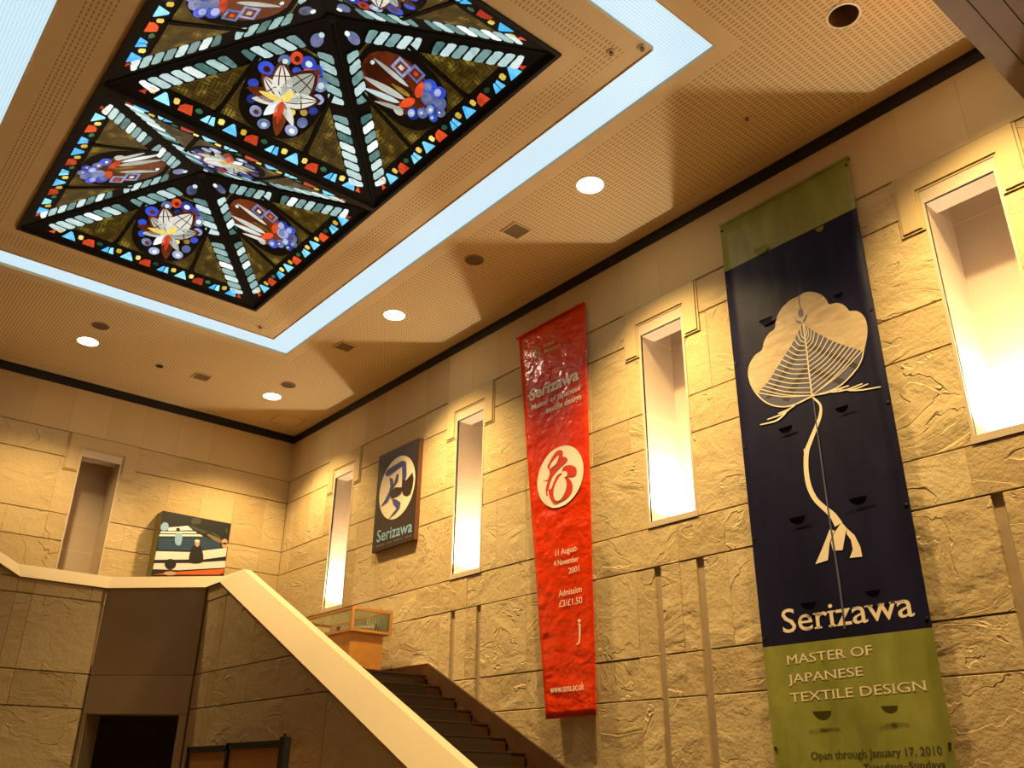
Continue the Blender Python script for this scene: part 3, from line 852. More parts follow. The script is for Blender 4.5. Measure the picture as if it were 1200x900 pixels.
        for x, y, sz in ((.42, .26, .20), (.60, -.02, .18)):
            a, b2 = X(x, y), sz * rx
            P_('key_fret', [[(a[0] - b2, a[1] - b2), (a[0] + b2, a[1] - b2), (a[0] + b2, a[1] + b2), (a[0] - b2, a[1] + b2)]], 'lblue', .0145)
            b3 = b2 * .66
            P_('key_fret', [[(a[0] - b3, a[1] - b3), (a[0] + b3, a[1] - b3), (a[0] + b3, a[1] + b3), (a[0] - b3, a[1] + b3)]], 'brown', .0160)
            b3 = b2 * .30
            P_('key_fret', [[(a[0] - b3, a[1] - b3), (a[0] + b3, a[1] - b3), (a[0] + b3, a[1] + b3), (a[0] - b3, a[1] + b3)]], 'petal' if y > 0 else 'red', .0175)
        for k, (x, y, r) in enumerate([(.62, -.38, .22), (.36, -.52, .24), (.70, -.60, .19), (.48, -.76, .20), (.16, -.74, .22), (-.12, -.66, .17), (-.34, -.54, .20), (.30, -.90, .14), (.02, -.88, .13)]):
            P_('cloud_glass', [E_(x, y, r, r * .8, .2)], 'blue' if k % 2 == 0 else 'lblue', .0125)
            P_('cloud_swirl', [E_(x - .03, y + .03, r * .62, r * .45, .2)], 'lblue' if k % 2 == 0 else 'purple', .0150)
            if k > 3: P_('cloud_swirl', [E_(x - .02, y + .02, r * .25, r * .20, 0, 8)], 'white', .0170)
        P_('pearl', [E_(-.62, -.30, .12, .14, 0)], 'petal', .014)
        P_('pearl', [E_(-.10, .72, .06, .05, 0)], 'white', .0172)
    # lead bars from the rope breaks to the base
    for sd in (-1, 1):
        p0, p1 = (sd * .49, vb - .03), (sd * (inx(vt) + .05), vt + .03)
        w2 = .022
        out.append(flat_obj('lead_bar', [[(p0[0] - w2, p0[1]), (p0[0] + w2, p0[1]), (p1[0] + w2, p1[1]), (p1[0] - w2, p1[1])]], M['lead'], .020, .012))
    return out

def face_plate(bw, L):
    me = bpy.data.meshes.new('glass_panel')
    t = .03
    tri = [(-bw / 2, 0), (bw / 2, 0), (0, L)]
    mb = MB().prism(tri, lambda q: (q[0], q[1], 0), lambda q: (q[0], q[1], -t))
    me.from_pydata(mb.v, [], mb.f); me.materials.append(M['lead'])
    bm = bmesh.new(); bm.from_mesh(me); bmesh.ops.recalc_face_normals(bm, faces=bm.faces); bm.to_mesh(me); bm.free()
    return me

bars = (gl[2], (gl[2] + gl[3]) / 2, gl[3])
FW = .006                                     # half of the bronze bar between the bays
bays = [(gl[0], gl[1], bars[1], bars[2], 'square pyramid skylight of leaded stained glass nearer the far wall with niche'),
        (gl[0], gl[1], bars[0], bars[1], 'square pyramid skylight of leaded stained glass farther from the far wall, nearer the entrance soffit')]
bw_x = (gl[1] - gl[0] - 2 * FW) * S; bw_y = (bars[1] - bars[0] - 2 * FW) * S
Lx = math.hypot(bw_y / 2, APEX); Ly = math.hypot(bw_x / 2, APEX)
lot = (face_plate(bw_x, Lx), glass_face_pieces(bw_x, Lx, 'lotus'))
mot = (face_plate(bw_y, Ly), glass_face_pieces(bw_y, Ly, 'flame'))
ZG = 1.0 * S + EYE + .012
for x0, x1, y0, y1, label in bays:
    cx, cy = (x0 + x1) / 2 * S, (y0 + y1) / 2 * S
    root = empty('stained_glass_skylight', (cx, cy, ZG)); tag(root, label, 'skylight', 'pair of stained glass pyramid skylights')
    mb = MB(); ring(mb, (x0, x1, y0, y1), (x0 + FW, x1 - FW, y0 + FW, y1 - FW), 0, .9965, .012)
    mb.build('frame', M['bronze'], root)
    for ang in range(4):
        plate, pieces = (lot if ang % 2 == 0 else mot)
        half = (bw_y if ang % 2 == 0 else bw_x) / 2
        L = Lx if ang % 2 == 0 else Ly
        a = ang * math.pi / 2                         # 0: base on +Y side
        out = Vector((math.sin(a) * -1, math.cos(a), 0))      # direction from centre to base
        up3 = (Vector((0, 0, APEX)) - out * half).normalized()
        inward = -out
        nrm = (up3.cross(Vector((0, 0, 1)).cross(out))).normalized()
        if nrm.z > 0: nrm = -nrm
        uax = up3.cross(nrm).normalized()
        mat = Matrix((( uax.x, up3.x, nrm.x, 0), (uax.y, up3.y, nrm.y, 0), (uax.z, up3.z, nrm.z, 0), (0, 0, 0, 1)))
        pl = bpy.data.objects.new('glass_panel', plate); COL.objects.link(pl); pl.parent = root
        pl.matrix_local = Matrix.Translation(out * half) @ mat
        for nm, me in pieces:
            o = bpy.data.objects.new(nm, me); COL.objects.link(o); o.parent = pl
    # ridge bars and apex boss
    for sx_ in (-1, 1):
        for sy_ in (-1, 1):
            a = Vector((cx + sx_ * bw_x / 2, cy + sy_ * bw_y / 2, ZG)); b = Vector((cx, cy, ZG + APEX))
            d = (b - a).normalized(); s_ = d.cross(Vector((0, 0, 1))).normalized(); dn = s_.cross(d).normalized()
            if dn.z > 0: dn = -dn
            mb = MB(); w2 = .05
            q = [a - s_ * w2 - dn * .02, a + s_ * w2 - dn * .02, a + dn * .022, b - s_ * w2 - dn * .02, b + s_ * w2 - dn * .02, b + dn * .022]
            mb.add(q, [(0, 1, 2), (3, 5, 4), (0, 3, 4, 1), (1, 4, 5, 2), (2, 5, 3, 0)]).build('ridge_bar', M['lead'], root, metres=True)
    lathe(MB(), (cx / S, cy / S, 1.0), [(.001, APEX - .05), (.05, APEX - .04), (.06, APEX)], 12).build('apex_boss', M['lead'], root, metres=True)

# ================================================================== LETTERING HELPERS
def text_outline(s, bold=0.0, serif=None):
    cu = bpy.data.curves.new('t', 'FONT'); cu.body = s; cu.size = 1.0; cu.offset = bold; cu.resolution_u = 3
    o = bpy.data.objects.new('t', cu); COL.objects.link(o)
    dg = bpy.context.evaluated_depsgraph_get(); me = o.evaluated_get(dg).to_mesh()
    vs = [(v.co.x, v.co.y) for v in me.vertices]; fs = [tuple(p.vertices) for p in me.polygons]
    cnt = {}
    for p in me.polygons:
        for ek in p.edge_keys: cnt[ek] = cnt.get(ek, 0) + 1
    if serif:
        for (i, j), c in cnt.items():
            if c != 1: continue
            (xa, ya), (xb, yb_) = vs[i], vs[j]
            ln = abs(xa - xb)
            if abs(ya - yb_) > .012 or not (.05 < ln < .17): continue
            for lev, sgn in serif:
                if abs((ya + yb_) / 2 - lev) < .022:
                    m_ = (xa + xb) / 2; hw = ln / 2 + .055
                    o_ = len(vs)
                    y0 = lev + (0 if sgn > 0 else -.05); vs += [(m_ - hw, y0), (m_ + hw, y0), (m_ + hw, y0 + .05), (m_ - hw, y0 + .05)]
                    fs.append((o_, o_ + 1, o_ + 2, o_ + 3))
    bpy.data.objects.remove(o); bpy.data.curves.remove(cu)
    return vs, fs
_caps = {}
def lettering(s, p0, p1, ptop, plane, mat, parent, bold=0.0, serif=None, toplevel_h='cap', nm='lettering'):
    """p0,p1: baseline ends on the photo; ptop: top of the first letter; plane(px,py) -> layout point"""
    vs, fs = text_outline(s, bold, serif)
    x0 = min(v[0] for v in vs); x1 = max(v[0] for v in vs)
    key = s[0]
    if key not in _caps: _caps[key] = max(v[1] for v in text_outline(key)[0])
    A, B, T = plane(*p0), plane(*p1), plane(*ptop)
    ax = (B - A) / (x1 - x0); up_ = Vector((0, 0, abs(T.z - A.z) / _caps[key]))
    MB().add([plane(*to_px(A + ax * (x - x0) + up_ * y)) for x, y in vs], fs).build(nm, mat, parent, recalc=False)

def smooth_line(pts, k=6):
    out = []
    n = len(pts)
    for i in range(n - 1):
        p0, p1, p2, p3 = pts[max(0, i - 1)], pts[i], pts[i + 1], pts[min(n - 1, i + 2)]
        for j in range(k):
            t = j / k
            out.append(tuple(.5 * (2 * b + (c - a) * t + (2 * a - 5 * b + 4 * c - d) * t * t + (3 * b - a - 3 * c + d) * t ** 3) for a, b, c, d in zip(p0, p1, p2, p3)))
    out.append(tuple(pts[-1])); return out
def smooth_loop(pts, k=4):
    n = len(pts); out = []
    for i in range(n):
        p0, p1, p2, p3 = pts[i - 1], pts[i], pts[(i + 1) % n], pts[(i + 2) % n]
        for j in range(k):
            t = j / k
            out.append(tuple(.5 * (2 * b + (c - a) * t + (2 * a - 5 * b + 4 * c - d) * t * t + (3 * b - a - 3 * c + d) * t ** 3) for a, b, c, d in zip(p0, p1, p2, p3)))
    return out
def crop(ox, oy, s): return lambda p: (ox + p[0] / s, oy + p[1] / s)
def shape(polys, plane, mat, parent, nm, cr=None):
    mb = MB()
    for p in polys:
        q = [cr(a) for a in p] if cr else p
        mb.add([plane(*a) for a in q], [tuple(range(len(q)))])
    return mb.build(nm, mat, parent, recalc=False)
def ribbon(lines, plane, mat, parent, nm, cr=None):
    """lines of (px,py,width px)"""
    mb = MB()
    for ln in lines:
        ln = smooth_line(ln)
        L, R_ = [], []
        for i, (x, y, wd) in enumerate(ln):
            a, b = ln[max(0, i - 1)], ln[min(len(ln) - 1, i + 1)]
            dx_, dy_ = b[0] - a[0], b[1] - a[1]; l = math.hypot(dx_, dy_) or 1
            L.append((x - dy_ / l * wd / 2, y + dx_ / l * wd / 2)); R_.append((x + dy_ / l * wd / 2, y - dx_ / l * wd / 2))
        if cr: L = [cr(p) for p in L]; R_ = [cr(p) for p in R_]
        n = len(L)
        mb.add([plane(*p) for p in L] + [plane(*p) for p in R_], [(i, i + 1, n + i + 1, n + i) for i in range(n - 1)])
    return mb.build(nm, mat, parent, recalc=False)

XH = max(v[1] for v in text_outline('x')[0]); CH = max(v[1] for v in text_outline('E')[0])
LOW = [(0.0, 1), (XH, -1)]
CAPS = [(0.0, 1), (CH, -1)]
# ================================================================== RED BANNER
red = empty('hanging_banner', m3((XW - .008, 1.25, .108)))
tag(red, 'long red vinyl exhibition banner with white circle emblem hanging on the sandstone wall', 'banner')
def red_x(t, s):
    """distance of the banner from the wall; t 0 top..1 bottom, s 0 left..1 right"""
    return XW - (.0075 + .004 * math.sin(math.pi * min(1, t * 1.2)) + .010 * t * t + .0022 * math.sin(s * 5 + t * 9) * (1 - abs(2 * s - 1)))
NV, NU = 60, 14
tl, tr, bl, br = Vector((1.366, .924)), Vector((1.150, .923)), Vector((1.279, .108)), Vector((1.149, .110))
vs, fs = [], []
for i in range(NV + 1):
    t = i / NV
    for j in range(NU + 1):
        s_ = j / NU
        a = tl.lerp(tr, s_); b = bl.lerp(br, s_); c = a.lerp(b, t)
        x = red_x(t, s_)
        k_ = x / XW
        vs.append((x, c[0] * k_, c[1] * k_))
for i in range(NV):
    for j in range(NU):
        o_ = i * (NU + 1) + j; fs.append((o_, o_ + 1, o_ + NU + 2, o_ + NU + 1))
rb = MB().add(vs, fs).build('banner_sheet', M['red_vinyl'], red, smooth=True)
sol = rb.modifiers.new('thickness', 'SOLIDIFY'); sol.thickness = .004; sol.offset = 0
def red_plane(px, py, lift=.0008):
    p = onX(px, py, XW); t = max(0, min(1, (.924 - p.z) / (.924 - .109)))
    yl = 1.366 + (1.279 - 1.366) * t; yr = 1.150
    s_ = max(0, min(1, (yl - p.y) / (yl - yr)))
    x = min(red_x(t, s_), red_x(t, max(0, s_ - .1)), red_x(t, min(1, s_ + .1))) - lift
    return onX(px, py, x)
RW = M['print_white']
MB().box(XW - .0086, XW - .001, 1.149, 1.367, .9205, .9248).build('top_batten', M['red_vinyl'], red)
lettering('Royal', (637.4, 407.6), (649.2, 402), (637, 403.4), red_plane, M['print_gold'], red, .01)
lettering('Museum', (638, 414.3), (656.9, 406), (638, 409.6), red_plane, M['print_gold'], red, .01)
crA = crop(605, 380, 7.5)
ribbon([[(x, y, 7) for x, y in ell(170, 250, 36, 48, .2, 14)] + [(206, 257, 7)]], red_plane, M['print_gold'], red, 'crest_ring', crA)
ribbon([[(150, 250, 6), (165, 225, 9), (180, 245, 6), (170, 275, 9), (185, 290, 5)], [(170, 290, 6), (160, 262, 10), (190, 255, 5)]], red_plane, M['print_gold'], red, 'crest', crA)
lettering('Serizawa', (620.5, 470), (678.3, 444), (620.7, 457.3), red_plane, RW, red, .028)
lettering('Master of Japanese', (623, 480.8), (680, 456.7), (623, 474.8), red_plane, RW, red, .02)
lettering('textile design', (640, 484.7), (681, 467.3), (640, 479.3), red_plane, RW, red, .02)
lettering('11 August-', (650.8, 651.7), (677.3, 645), (650.8, 644.6), red_plane, RW, red, .005)
lettering('4 November', (649, 664), (678.3, 657.5), (649, 657.3), red_plane, RW, red, .005)
lettering('2001', (666.3, 672.4), (678.7, 669.3), (666.3, 665.6), red_plane, RW, red, .005)
lettering('Admission', (654.7, 699.4), (681.6, 693.6), (654.7, 691.8), red_plane, RW, red, .005)
lettering('£3/£1.50', (655.2, 711.4), (682.2, 706.6), (655.2, 704), red_plane, RW, red, .005)
lettering('www.nms.ac.uk', (644.8, 812.4), (684.7, 808), (644.8, 806.9), red_plane, RW, red, .012)
crB = crop(640, 630, 6.92)
ribbon([[(258, 703, 6), (266, 698, 9), (272, 712, 13), (272, 780, 13), (270, 830, 12), (262, 858, 10), (245, 864, 8)]], red_plane, RW, red, 'lettering', crB)
shape([ell(268, 674, 13, 14, 0, 14)], red_plane, RW, red, 'lettering', crB)
crC = crop(620, 510, 9)
ct = onX(656.0, 558.2, XW); rad = .0605
circ = [(0, 0)]
def circle_plane(c, rad_y, rad_z, n, planefn):
    out = []
    for i in range(n):
        a = 2 * math.pi * i / n
        out.append(Vector((c.x, c.y + rad_y * math.cos(a), c.z + rad_z * math.sin(a))))
    return out
rz = (onX(661.7, 520.6, XW).z - onX(649.4, 595.6, XW).z) / 2 * 1.0
ry_ = (onX(629, 566, XW).y - onX(683, 548, XW).y) / 2
shape([[to_px(p) for p in circle_plane(ct, ry_, rz, 48, None)]], lambda a, b: red_plane(a, b, .0016), RW, red, 'emblem_disc')
lay = lambda l: (lambda a, b: red_plane(a, b, l))
A_ = [(172, 385), (215, 280), (270, 190), (310, 160), (345, 160), (358, 190), (352, 225), (385, 230), (405, 265), (350, 315), (300, 365), (250, 430), (222, 500), (205, 575), (190, 600), (200, 640), (185, 640), (170, 590), (180, 530), (195, 490), (145, 485), (200, 415), (215, 390)]
Bp = [(345, 395), (300, 420), (265, 480), (235, 560), (205, 580), (215, 650), (240, 700), (270, 722), (330, 700), (400, 660), (445, 600), (458, 540), (440, 480), (400, 440), (350, 400)]
Cp = [(350, 360), (375, 325), (430, 315), (480, 330), (502, 370), (490, 420), (450, 440), (405, 435), (365, 400)]
shape([smooth_loop(A_, 2), smooth_loop(Bp), smooth_loop(Cp)], lay(.0022), M['print_red'], red, 'emblem_mark', crC)
shape([smooth_loop([(215, 355), (240, 290), (300, 222), (312, 225), (290, 295), (245, 335)]),
       smooth_loop([(340, 420), (385, 470), (395, 540), (370, 620), (330, 680), (285, 690), (260, 650), (260, 580), (280, 510)]),
       ell(375, 410, 28, 32)], lay(.0028), RW, red, 'emblem_counter', crC)

# ================================================================== NAVY AND GREEN BANNER
XN = XW - .0085
navy = empty('hanging_banner', m3((XN, .665, -.10)))
tag(navy, 'tall navy and olive green banner with cotton plant print hanging on the sandstone wall', 'banner')
def navy_x(y, z): return XN
ys = [.792 + (.537 - .792) * j / 12 for j in range(13)]
zsn = [.930, .90, .86, .8305] + [.8305 + (.187 - .8305) * i / 22 for i in range(1, 23)] + [.187 + (-.10 - .187) * i / 9 for i in range(1, 10)]
mb = MB(); vs = [(navy_x(y, z), y, z) for z in zsn for y in ys]; fs = []; mi = []
n = len(ys)
for i in range(len(zsn) - 1):
    for j in range(n - 1):
        fs.append((i * n + j, i * n + j + 1, (i + 1) * n + j + 1, (i + 1) * n + j))
        zm = (zsn[i] + zsn[i + 1]) / 2
        mi.append(1 if (zm > .8305 or zm < .187) else 0)
mb.add(vs, fs); mb.mi = mi
nb = mb.build('banner_sheet', [M['navy_cloth'], M['green_cloth']], navy, smooth=True)
sol = nb.modifiers.new('thickness', 'SOLIDIFY'); sol.thickness = .004; sol.offset = 0
MB().box(XW - .010, XW - .001, .536, .793, .926, .931).build('top_batten', M['green_cloth'], navy)
def navy_plane(px, py, lift=.0007):
    p = onX(px, py, XN); return onX(px, py, navy_x(p.y, p.z) - lift)
nl = lambda l: (lambda a, b: navy_plane(a, b, l * .45 + .0003))
for zz in (.915, .80, .65, .5, .35, .2, .05, -.08):
    for yy in (.541, .788):
        MB().box(navy_x(yy, zz) - .0016, navy_x(yy, zz) + .0004, yy - .0018, yy + .0018, zz - .0018, zz + .0018).build('grommet', M['dark'], navy)
lettering('Serizawa', (918.0, 742), (1072.4, 721.5), (916, 714.5), navy_plane, M['cream'], navy, .004, LOW)
lettering('MASTER OF', (922, 779), (1023, 767), (922, 768.5), navy_plane, M['cream'], navy, 0.0, CAPS)
lettering('JAPANESE', (924, 801), (1012, 791.4), (924, 791), navy_plane, M['cream'], navy, 0.0, CAPS)
lettering('TEXTILE DESIGN', (926.7, 823), (1087, 809), (926.7, 812.4), navy_plane, M['cream'], navy, 0.0, CAPS)
lettering('Open through January 17, 2010', (951, 890), (1104.6, 884), (951, 881), navy_plane, M['print_dark'], navy, .002, LOW)
lettering('Tuesdays–Sundays', (1012.4, 904), (1108.5, 900), (1012.4, 895), navy_plane, M['print_dark'], navy, .002, LOW)
# cotton plant
cF = crop(870, 330, 5.294)
flower = [(345, 90), (390, 66), (440, 64), (490, 82), (520, 110), (538, 140), (580, 132), (620, 140), (650, 165), (665, 182), (710, 182), (750, 210), (772, 260), (775, 330), (755, 430), (735, 500), (690, 570), (620, 640), (550, 680), (435, 712), (330, 765), (260, 780), (190, 770), (130, 740), (85, 700), (50, 640), (34, 570), (45, 510), (80, 455), (120, 425), (135, 370), (165, 320), (200, 292), (210, 230), (240, 170), (290, 120)]
shape([smooth_loop(flower, 3)], nl(.0010), M['cotton'], navy, 'cotton_boll', cF)
leafL = [(372, 262), (300, 400), (230, 510), (160, 620), (92, 698), (130, 738), (190, 766), (260, 774), (330, 758), (432, 708), (410, 540), (390, 370)]
leafR = [(372, 262), (450, 312), (560, 370), (660, 405), (752, 432), (733, 500), (688, 566), (618, 636), (548, 676), (432, 708), (410, 540), (390, 370)]
shape([leafL, leafR], nl(.0016), M['print_slate'], navy, 'leaf', cF)
def band(t0, t1, side):
    ap = (372, 262); bt = (432, 708)
    if side < 0: o = (92, 698)
    else: o = (752, 432)
    lerp = lambda a, b, t: (a[0] + (b[0] - a[0]) * t, a[1] + (b[1] - a[1]) * t)
    return [lerp(ap, bt, t0), lerp(o, lerp(o, bt, .55), t0 * 1.3), lerp(o, lerp(o, bt, .55), t1 * 1.3), lerp(ap, bt, t1)]
shape([[(395, 370), (720, 515), (705, 545), (400, 405)], [(415, 530), (640, 610), (610, 640), (420, 565)], [(385, 400), (180, 720), (140, 730), (370, 375)], [(405, 545), (285, 745), (245, 735), (395, 510)]], nl(.0020), M['print_brownblack'], navy, 'leaf_stripe', cF)
veins = []
lerp2 = lambda a, b, t: (a[0] + (b[0] - a[0]) * t, a[1] + (b[1] - a[1]) * t)
bndL = [(372, 262), (300, 400), (230, 510), (160, 620), (92, 698)]; bndR = [(372, 262), (450, 312), (560, 370), (660, 405), (752, 432)]
def along(pl, t):
    t = min(.9999, max(0, t)) * (len(pl) - 1); i = int(t); return lerp2(pl[i], pl[i + 1], t - i)
mid = [(376, 290), (395, 400), (412, 550), (432, 706)]
for k in range(15):
    t = (k + .6) / 15
    a = along(bndL, t); b = along(mid, min(1, t * .95 + .16)); c = ((a[0] + b[0]) / 2 - 6, (a[1] + b[1]) / 2 + 16)
    veins.append([(*a, 6), (*c, 6), (*b, 5)])
    a = along(bndR, t); b = along(mid, min(1, t * .95 + .14)); c = ((a[0] + b[0]) / 2 + 12, (a[1] + b[1]) / 2 + 10)
    veins.append([(*a, 6), (*c, 6), (*b, 5)])
veins += [[(376, 262, 8), (395, 400, 9), (412, 550, 9), (432, 708, 10)],
          [(92, 698, 8), (130, 738, 8), (190, 768, 8), (260, 776, 8), (330, 760, 9), (432, 710, 9)],
          [(752, 432, 7), (733, 500, 7), (688, 566, 8), (618, 636, 8), (548, 676, 8), (432, 710, 9)],
          [(435, 708, 9), (520, 690, 9), (600, 665, 9), (660, 645, 7)], [(550, 685, 9), (640, 672, 9), (745, 632, 6)], [(600, 672, 7), (690, 668, 9), (780, 634, 6)], [(660, 676, 7), (740, 672, 9), (858, 652, 6)],
          [(325, 768, 8), (270, 800, 10), (222, 818, 6)], [(310, 775, 8), (250, 820, 11), (155, 855, 6)], [(270, 815, 8), (210, 862, 11), (110, 888, 6)]]
ribbon(veins, nl(.0025), M['cream'], navy, 'vein', cF)
ribbon([[(350, 88, 5), (352, 130, 6), (362, 175, 6)]], nl(.0016), M['print_slate'], navy, 'stigma', cF)
shape([ell(362, 195, 17, 27), [(330, 238), (355, 246), (372, 258), (360, 262), (335, 250)], [(372, 262), (378, 240), (398, 200), (402, 212), (388, 245)]], nl(.0016), M['print_slate'], navy, 'calyx', cF)
cG = crop(850, 430, 3.6)
ribbon([[(368, 128, 8), (400, 160, 10), (400, 205, 13), (382, 255, 15), (360, 310, 17), (343, 360, 20), (341, 430, 20), (352, 500, 21), (378, 555, 21), (412, 590, 22), (452, 625, 28), (478, 665, 36)]], nl(.0014), M['cream'], navy, 'stem', cG)
shape([[(440, 685), (462, 690), (440, 740), (433, 815), (380, 832), (405, 775), (425, 725)], [(490, 655), (512, 680), (500, 740), (495, 773), (455, 775), (445, 740), (460, 700)],
       [(512, 680), (545, 710), (570, 760), (578, 800), (525, 806), (538, 770), (530, 730), (512, 705)]], nl(.0016), M['cream'], navy, 'root', cG)
shape([[(330, 345), (350, 350), (345, 380), (333, 378)]], nl(.0016), M['cream'], navy, 'stem', cG)
ribbon([[(953, 468, 1.2), (968, 580, 1.8), (983, 680, 2.4), (990, 737, 2.2)]], nl(.0020), M['print_slate'], navy, 'centre_seam')
# half-moon wind flaps cut in the cloth
for (fx, fy, r, g) in ((893, 291, 8, 1), (899, 374, 8, 0), (984, 345, 6, 0), (922, 501, 8, 0), (988, 477, 8, 0), (1007, 583, 10.5, 0), (936, 606, 9.5, 0), (949, 706, 9, 0), (1024, 692, 9, 0), (965, 833, 11, 1), (1044, 827, 10, 1), (962, 268, 5, 1)):
    c = navy_plane(fx, fy); rr = abs(navy_plane(fx - r, fy).y - c.y)
    pts = []
    nseg = 12
    for i in range(nseg + 1):
        a = math.pi + math.pi * i / nseg
        dz = rr * .85 * math.sin(a)
        pts.append((c.x - .0012 + dz * .0, c.y + rr * math.cos(a), c.z + dz))
    # the flap leans out from its curved lower edge towards the open straight top edge
    fl_ = [(p[0] - .0006 - .0030 * (p[2] - c.z + rr * .85) / (rr * .85), p[1], p[2]) for p in pts]
    MB().add(fl_, [tuple(range(len(fl_)))]).build('wind_flap', M['green_cloth'] if g else M['navy_cloth'], navy, recalc=False)
    x_ = fl_[0][0]
    MB().box(x_ - .0004, x_ + .0004, c.y - rr, c.y + rr, c.z - .0006, c.z + .0006).build('flap_hem', M['green_cloth'] if g else M['navy_cloth'], navy)

# ================================================================== POSTER WITH BLUE EMBLEM
XP = XW - .0125
pos_ = [onX(*q, XP) for q in ((442.2, 536.2), (490.0, 513.2), (487.0, 632.0), (438.0, 646.6))]
py0, py1 = (pos_[1].y + pos_[2].y) / 2, (pos_[0].y + pos_[3].y) / 2
pz0, pz1 = (pos_[2].z + pos_[3].z) / 2, (pos_[0].z + pos_[1].z) / 2
poster = empty('poster_panel', m3((XP, (py0 + py1) / 2, pz0)))
tag(poster, 'dark brown poster board with cream circle and blue emblem between two lit niches', 'poster')
MB().box(XP + .0004, XW - .0008, py0, py1, pz0, pz1).build('edge_board', plain('poster_edge', (0.16, 0.06, 0.02), .6), poster)
MB().box(XP, XP + .001, py0 + .0004, py1 - .0004, pz0 + .0004, pz1 - .0004).build('printed_face', M['print_brownblack'], poster)
pp = lambda l: (lambda a, b: onX(a, b, XP - l))
cP = crop(430, 500, 5.625)
pc = onX(465.0, 571.0, XP)
prz = (onX(474, 532.3, XP).z - onX(456, 610.6, XP).z) / 2
pry = (onX(444.3, 577, XP).y - onX(486, 561, XP).y) / 2
shape([[to_px(p) for p in circle_plane(pc, pry, prz, 48, None)]], pp(.0006), M['cream'], poster, 'emblem_disc')
shape([[(120, 305), (140, 280), (235, 222), (258, 232), (262, 310), (255, 350), (232, 345), (232, 262), (145, 325), (128, 328)],
       [(148, 335), (172, 345), (178, 400), (160, 450), (135, 500), (90, 530), (120, 480), (145, 430), (155, 390)],
       [(195, 315), (210, 310), (205, 360), (185, 390), (165, 420), (155, 450), (150, 430), (180, 370)],
       [(165, 475), (195, 480), (222, 500), (215, 540), (185, 575), (140, 612), (170, 570), (195, 540), (172, 510)]], pp(.0012), M['print_blue'], poster, 'emblem_mark', cP)
shape([[(232, 345), (258, 355), (300, 300), (308, 340), (300, 400), (285, 445), (262, 458), (240, 450), (228, 420)],
       [(150, 440), (185, 400), (235, 400), (225, 440), (200, 460), (160, 475)]], pp(.0014), M['print_brownblack'], poster, 'emblem_mark', cP)
lettering('Serizawa', (441.2, 635.6), (482.8, 622.8), (441.2, 622.4), pp(.0010), M['print_sky'], poster, .01)
dash = []
for i in range(16):
    if i in (4, 7, 12): continue
    t0, t1 = i / 16 + .006, (i + 1) / 16 - .008
    a, b = lerp2((440.5, 641.5), (482, 628), t0), lerp2((440.5, 641.5), (482, 628), t1)
    dash.append([a, b, (b[0], b[1] - 1.3), (a[0], a[1] - 1.3)])
shape(dash, pp(.0010), M['print_grey'], poster, 'caption_line')['kind'] = 'stuff'

# ================================================================== PHOTOGRAPH ON THE FAR WALL
YP = YD - .045
ph = [onY(*q, YP) for q in ((190.8, 598.0), (271.0, 614.0), (178.0, 673.0), (262.5, 673.0))]
fx0 = (ph[0].x + ph[2].x) / 2; fx1 = (ph[1].x + ph[3].x) / 2
fz1 = (ph[0].z + ph[1].z) / 2; fz0 = min(ph[2].z, ph[3].z) - .012
photo = empty('photo_print', m3(((fx0 + fx1) / 2, YP, fz0)))
tag(photo, 'mounted colour photograph of long white and blue cloth strips on the far wall', 'picture')
MB().box(fx0, fx1, YP + .0006, YD - .0008, fz0, fz1).build('mount_box', plain('olive_mount', (0.20, 0.15, 0.04), .7), photo)
MB().box(fx0, fx1, YP, YP + .001, fz0, fz1).build('print_sheet', plain('print_black', (0.004, 0.004, 0.006), .6), photo)
cQ0 = crop(170, 590, 10)
fl = lambda l: (lambda a, b: Vector((max(fx0 + .0005, min(fx1 - .0005, onY(a, b, YP).x)), YP - l, max(fz0 + .0005, min(fz1 - .0005, onY(a, b, YP).z)))))
PW = plain('photo_white', (0.85, 0.80, 0.78), .4)
shape([[(560, 170), (620, 165), (660, 200), (640, 240), (560, 245), (535, 215)], [(520, 250), (700, 320), (760, 340), (720, 370), (560, 300)]], fl(.0004), plain('photo_foliage', (0.045, 0.05, 0.04), .6), photo, 'foliage', cQ0)
shape([[(740, 335), (800, 342), (890, 395), (880, 412), (760, 362)], [(945, 290), (965, 300), (962, 345), (945, 340)]], fl(.0004), M['print_green'], photo, 'grass_bank', cQ0)
shape([[(700, 350), (760, 345), (900, 430), (890, 470), (800, 430)]], fl(.0004), plain('photo_gravel', (0.20, 0.14, 0.08), .6), photo, 'gravel_path', cQ0)
for i, q in enumerate(([(275, 282), (500, 262), (560, 314), (270, 320)], [(180, 328), (585, 328), (612, 352), (178, 348)], [(168, 360), (645, 362), (680, 386), (162, 384)],
          [(130, 560), (520, 570), (960, 520), (945, 622), (680, 656), (110, 660)], [(105, 700), (500, 700), (942, 672), (935, 752), (400, 782), (90, 770)])):
    shape([q], fl(.0006), PW, photo, 'white_cloth_strip', cQ0)
shape([[(160, 400), (700, 390), (880, 470), (890, 520), (520, 556), (140, 545)]], fl(.0006), M['print_teal'], photo, 'blue_cloth_strip', cQ0)
for a, b in (((150, 438), (780, 436)), ((148, 470), (850, 462)), ((145, 505), (880, 495)), ((143, 530), (860, 522))):
    ribbon([[(*a, 5), (*lerp2(a, b, .5), 9), (*b, 5)]], fl(.0009), M['print_blue'], photo, 'cloth_fold', cQ0)
shape([[(85, 835), (300, 806), (930, 765), (915, 818), (860, 835)]], fl(.0006), M['print_orange'], photo, 'orange_cloth_strip', cQ0)
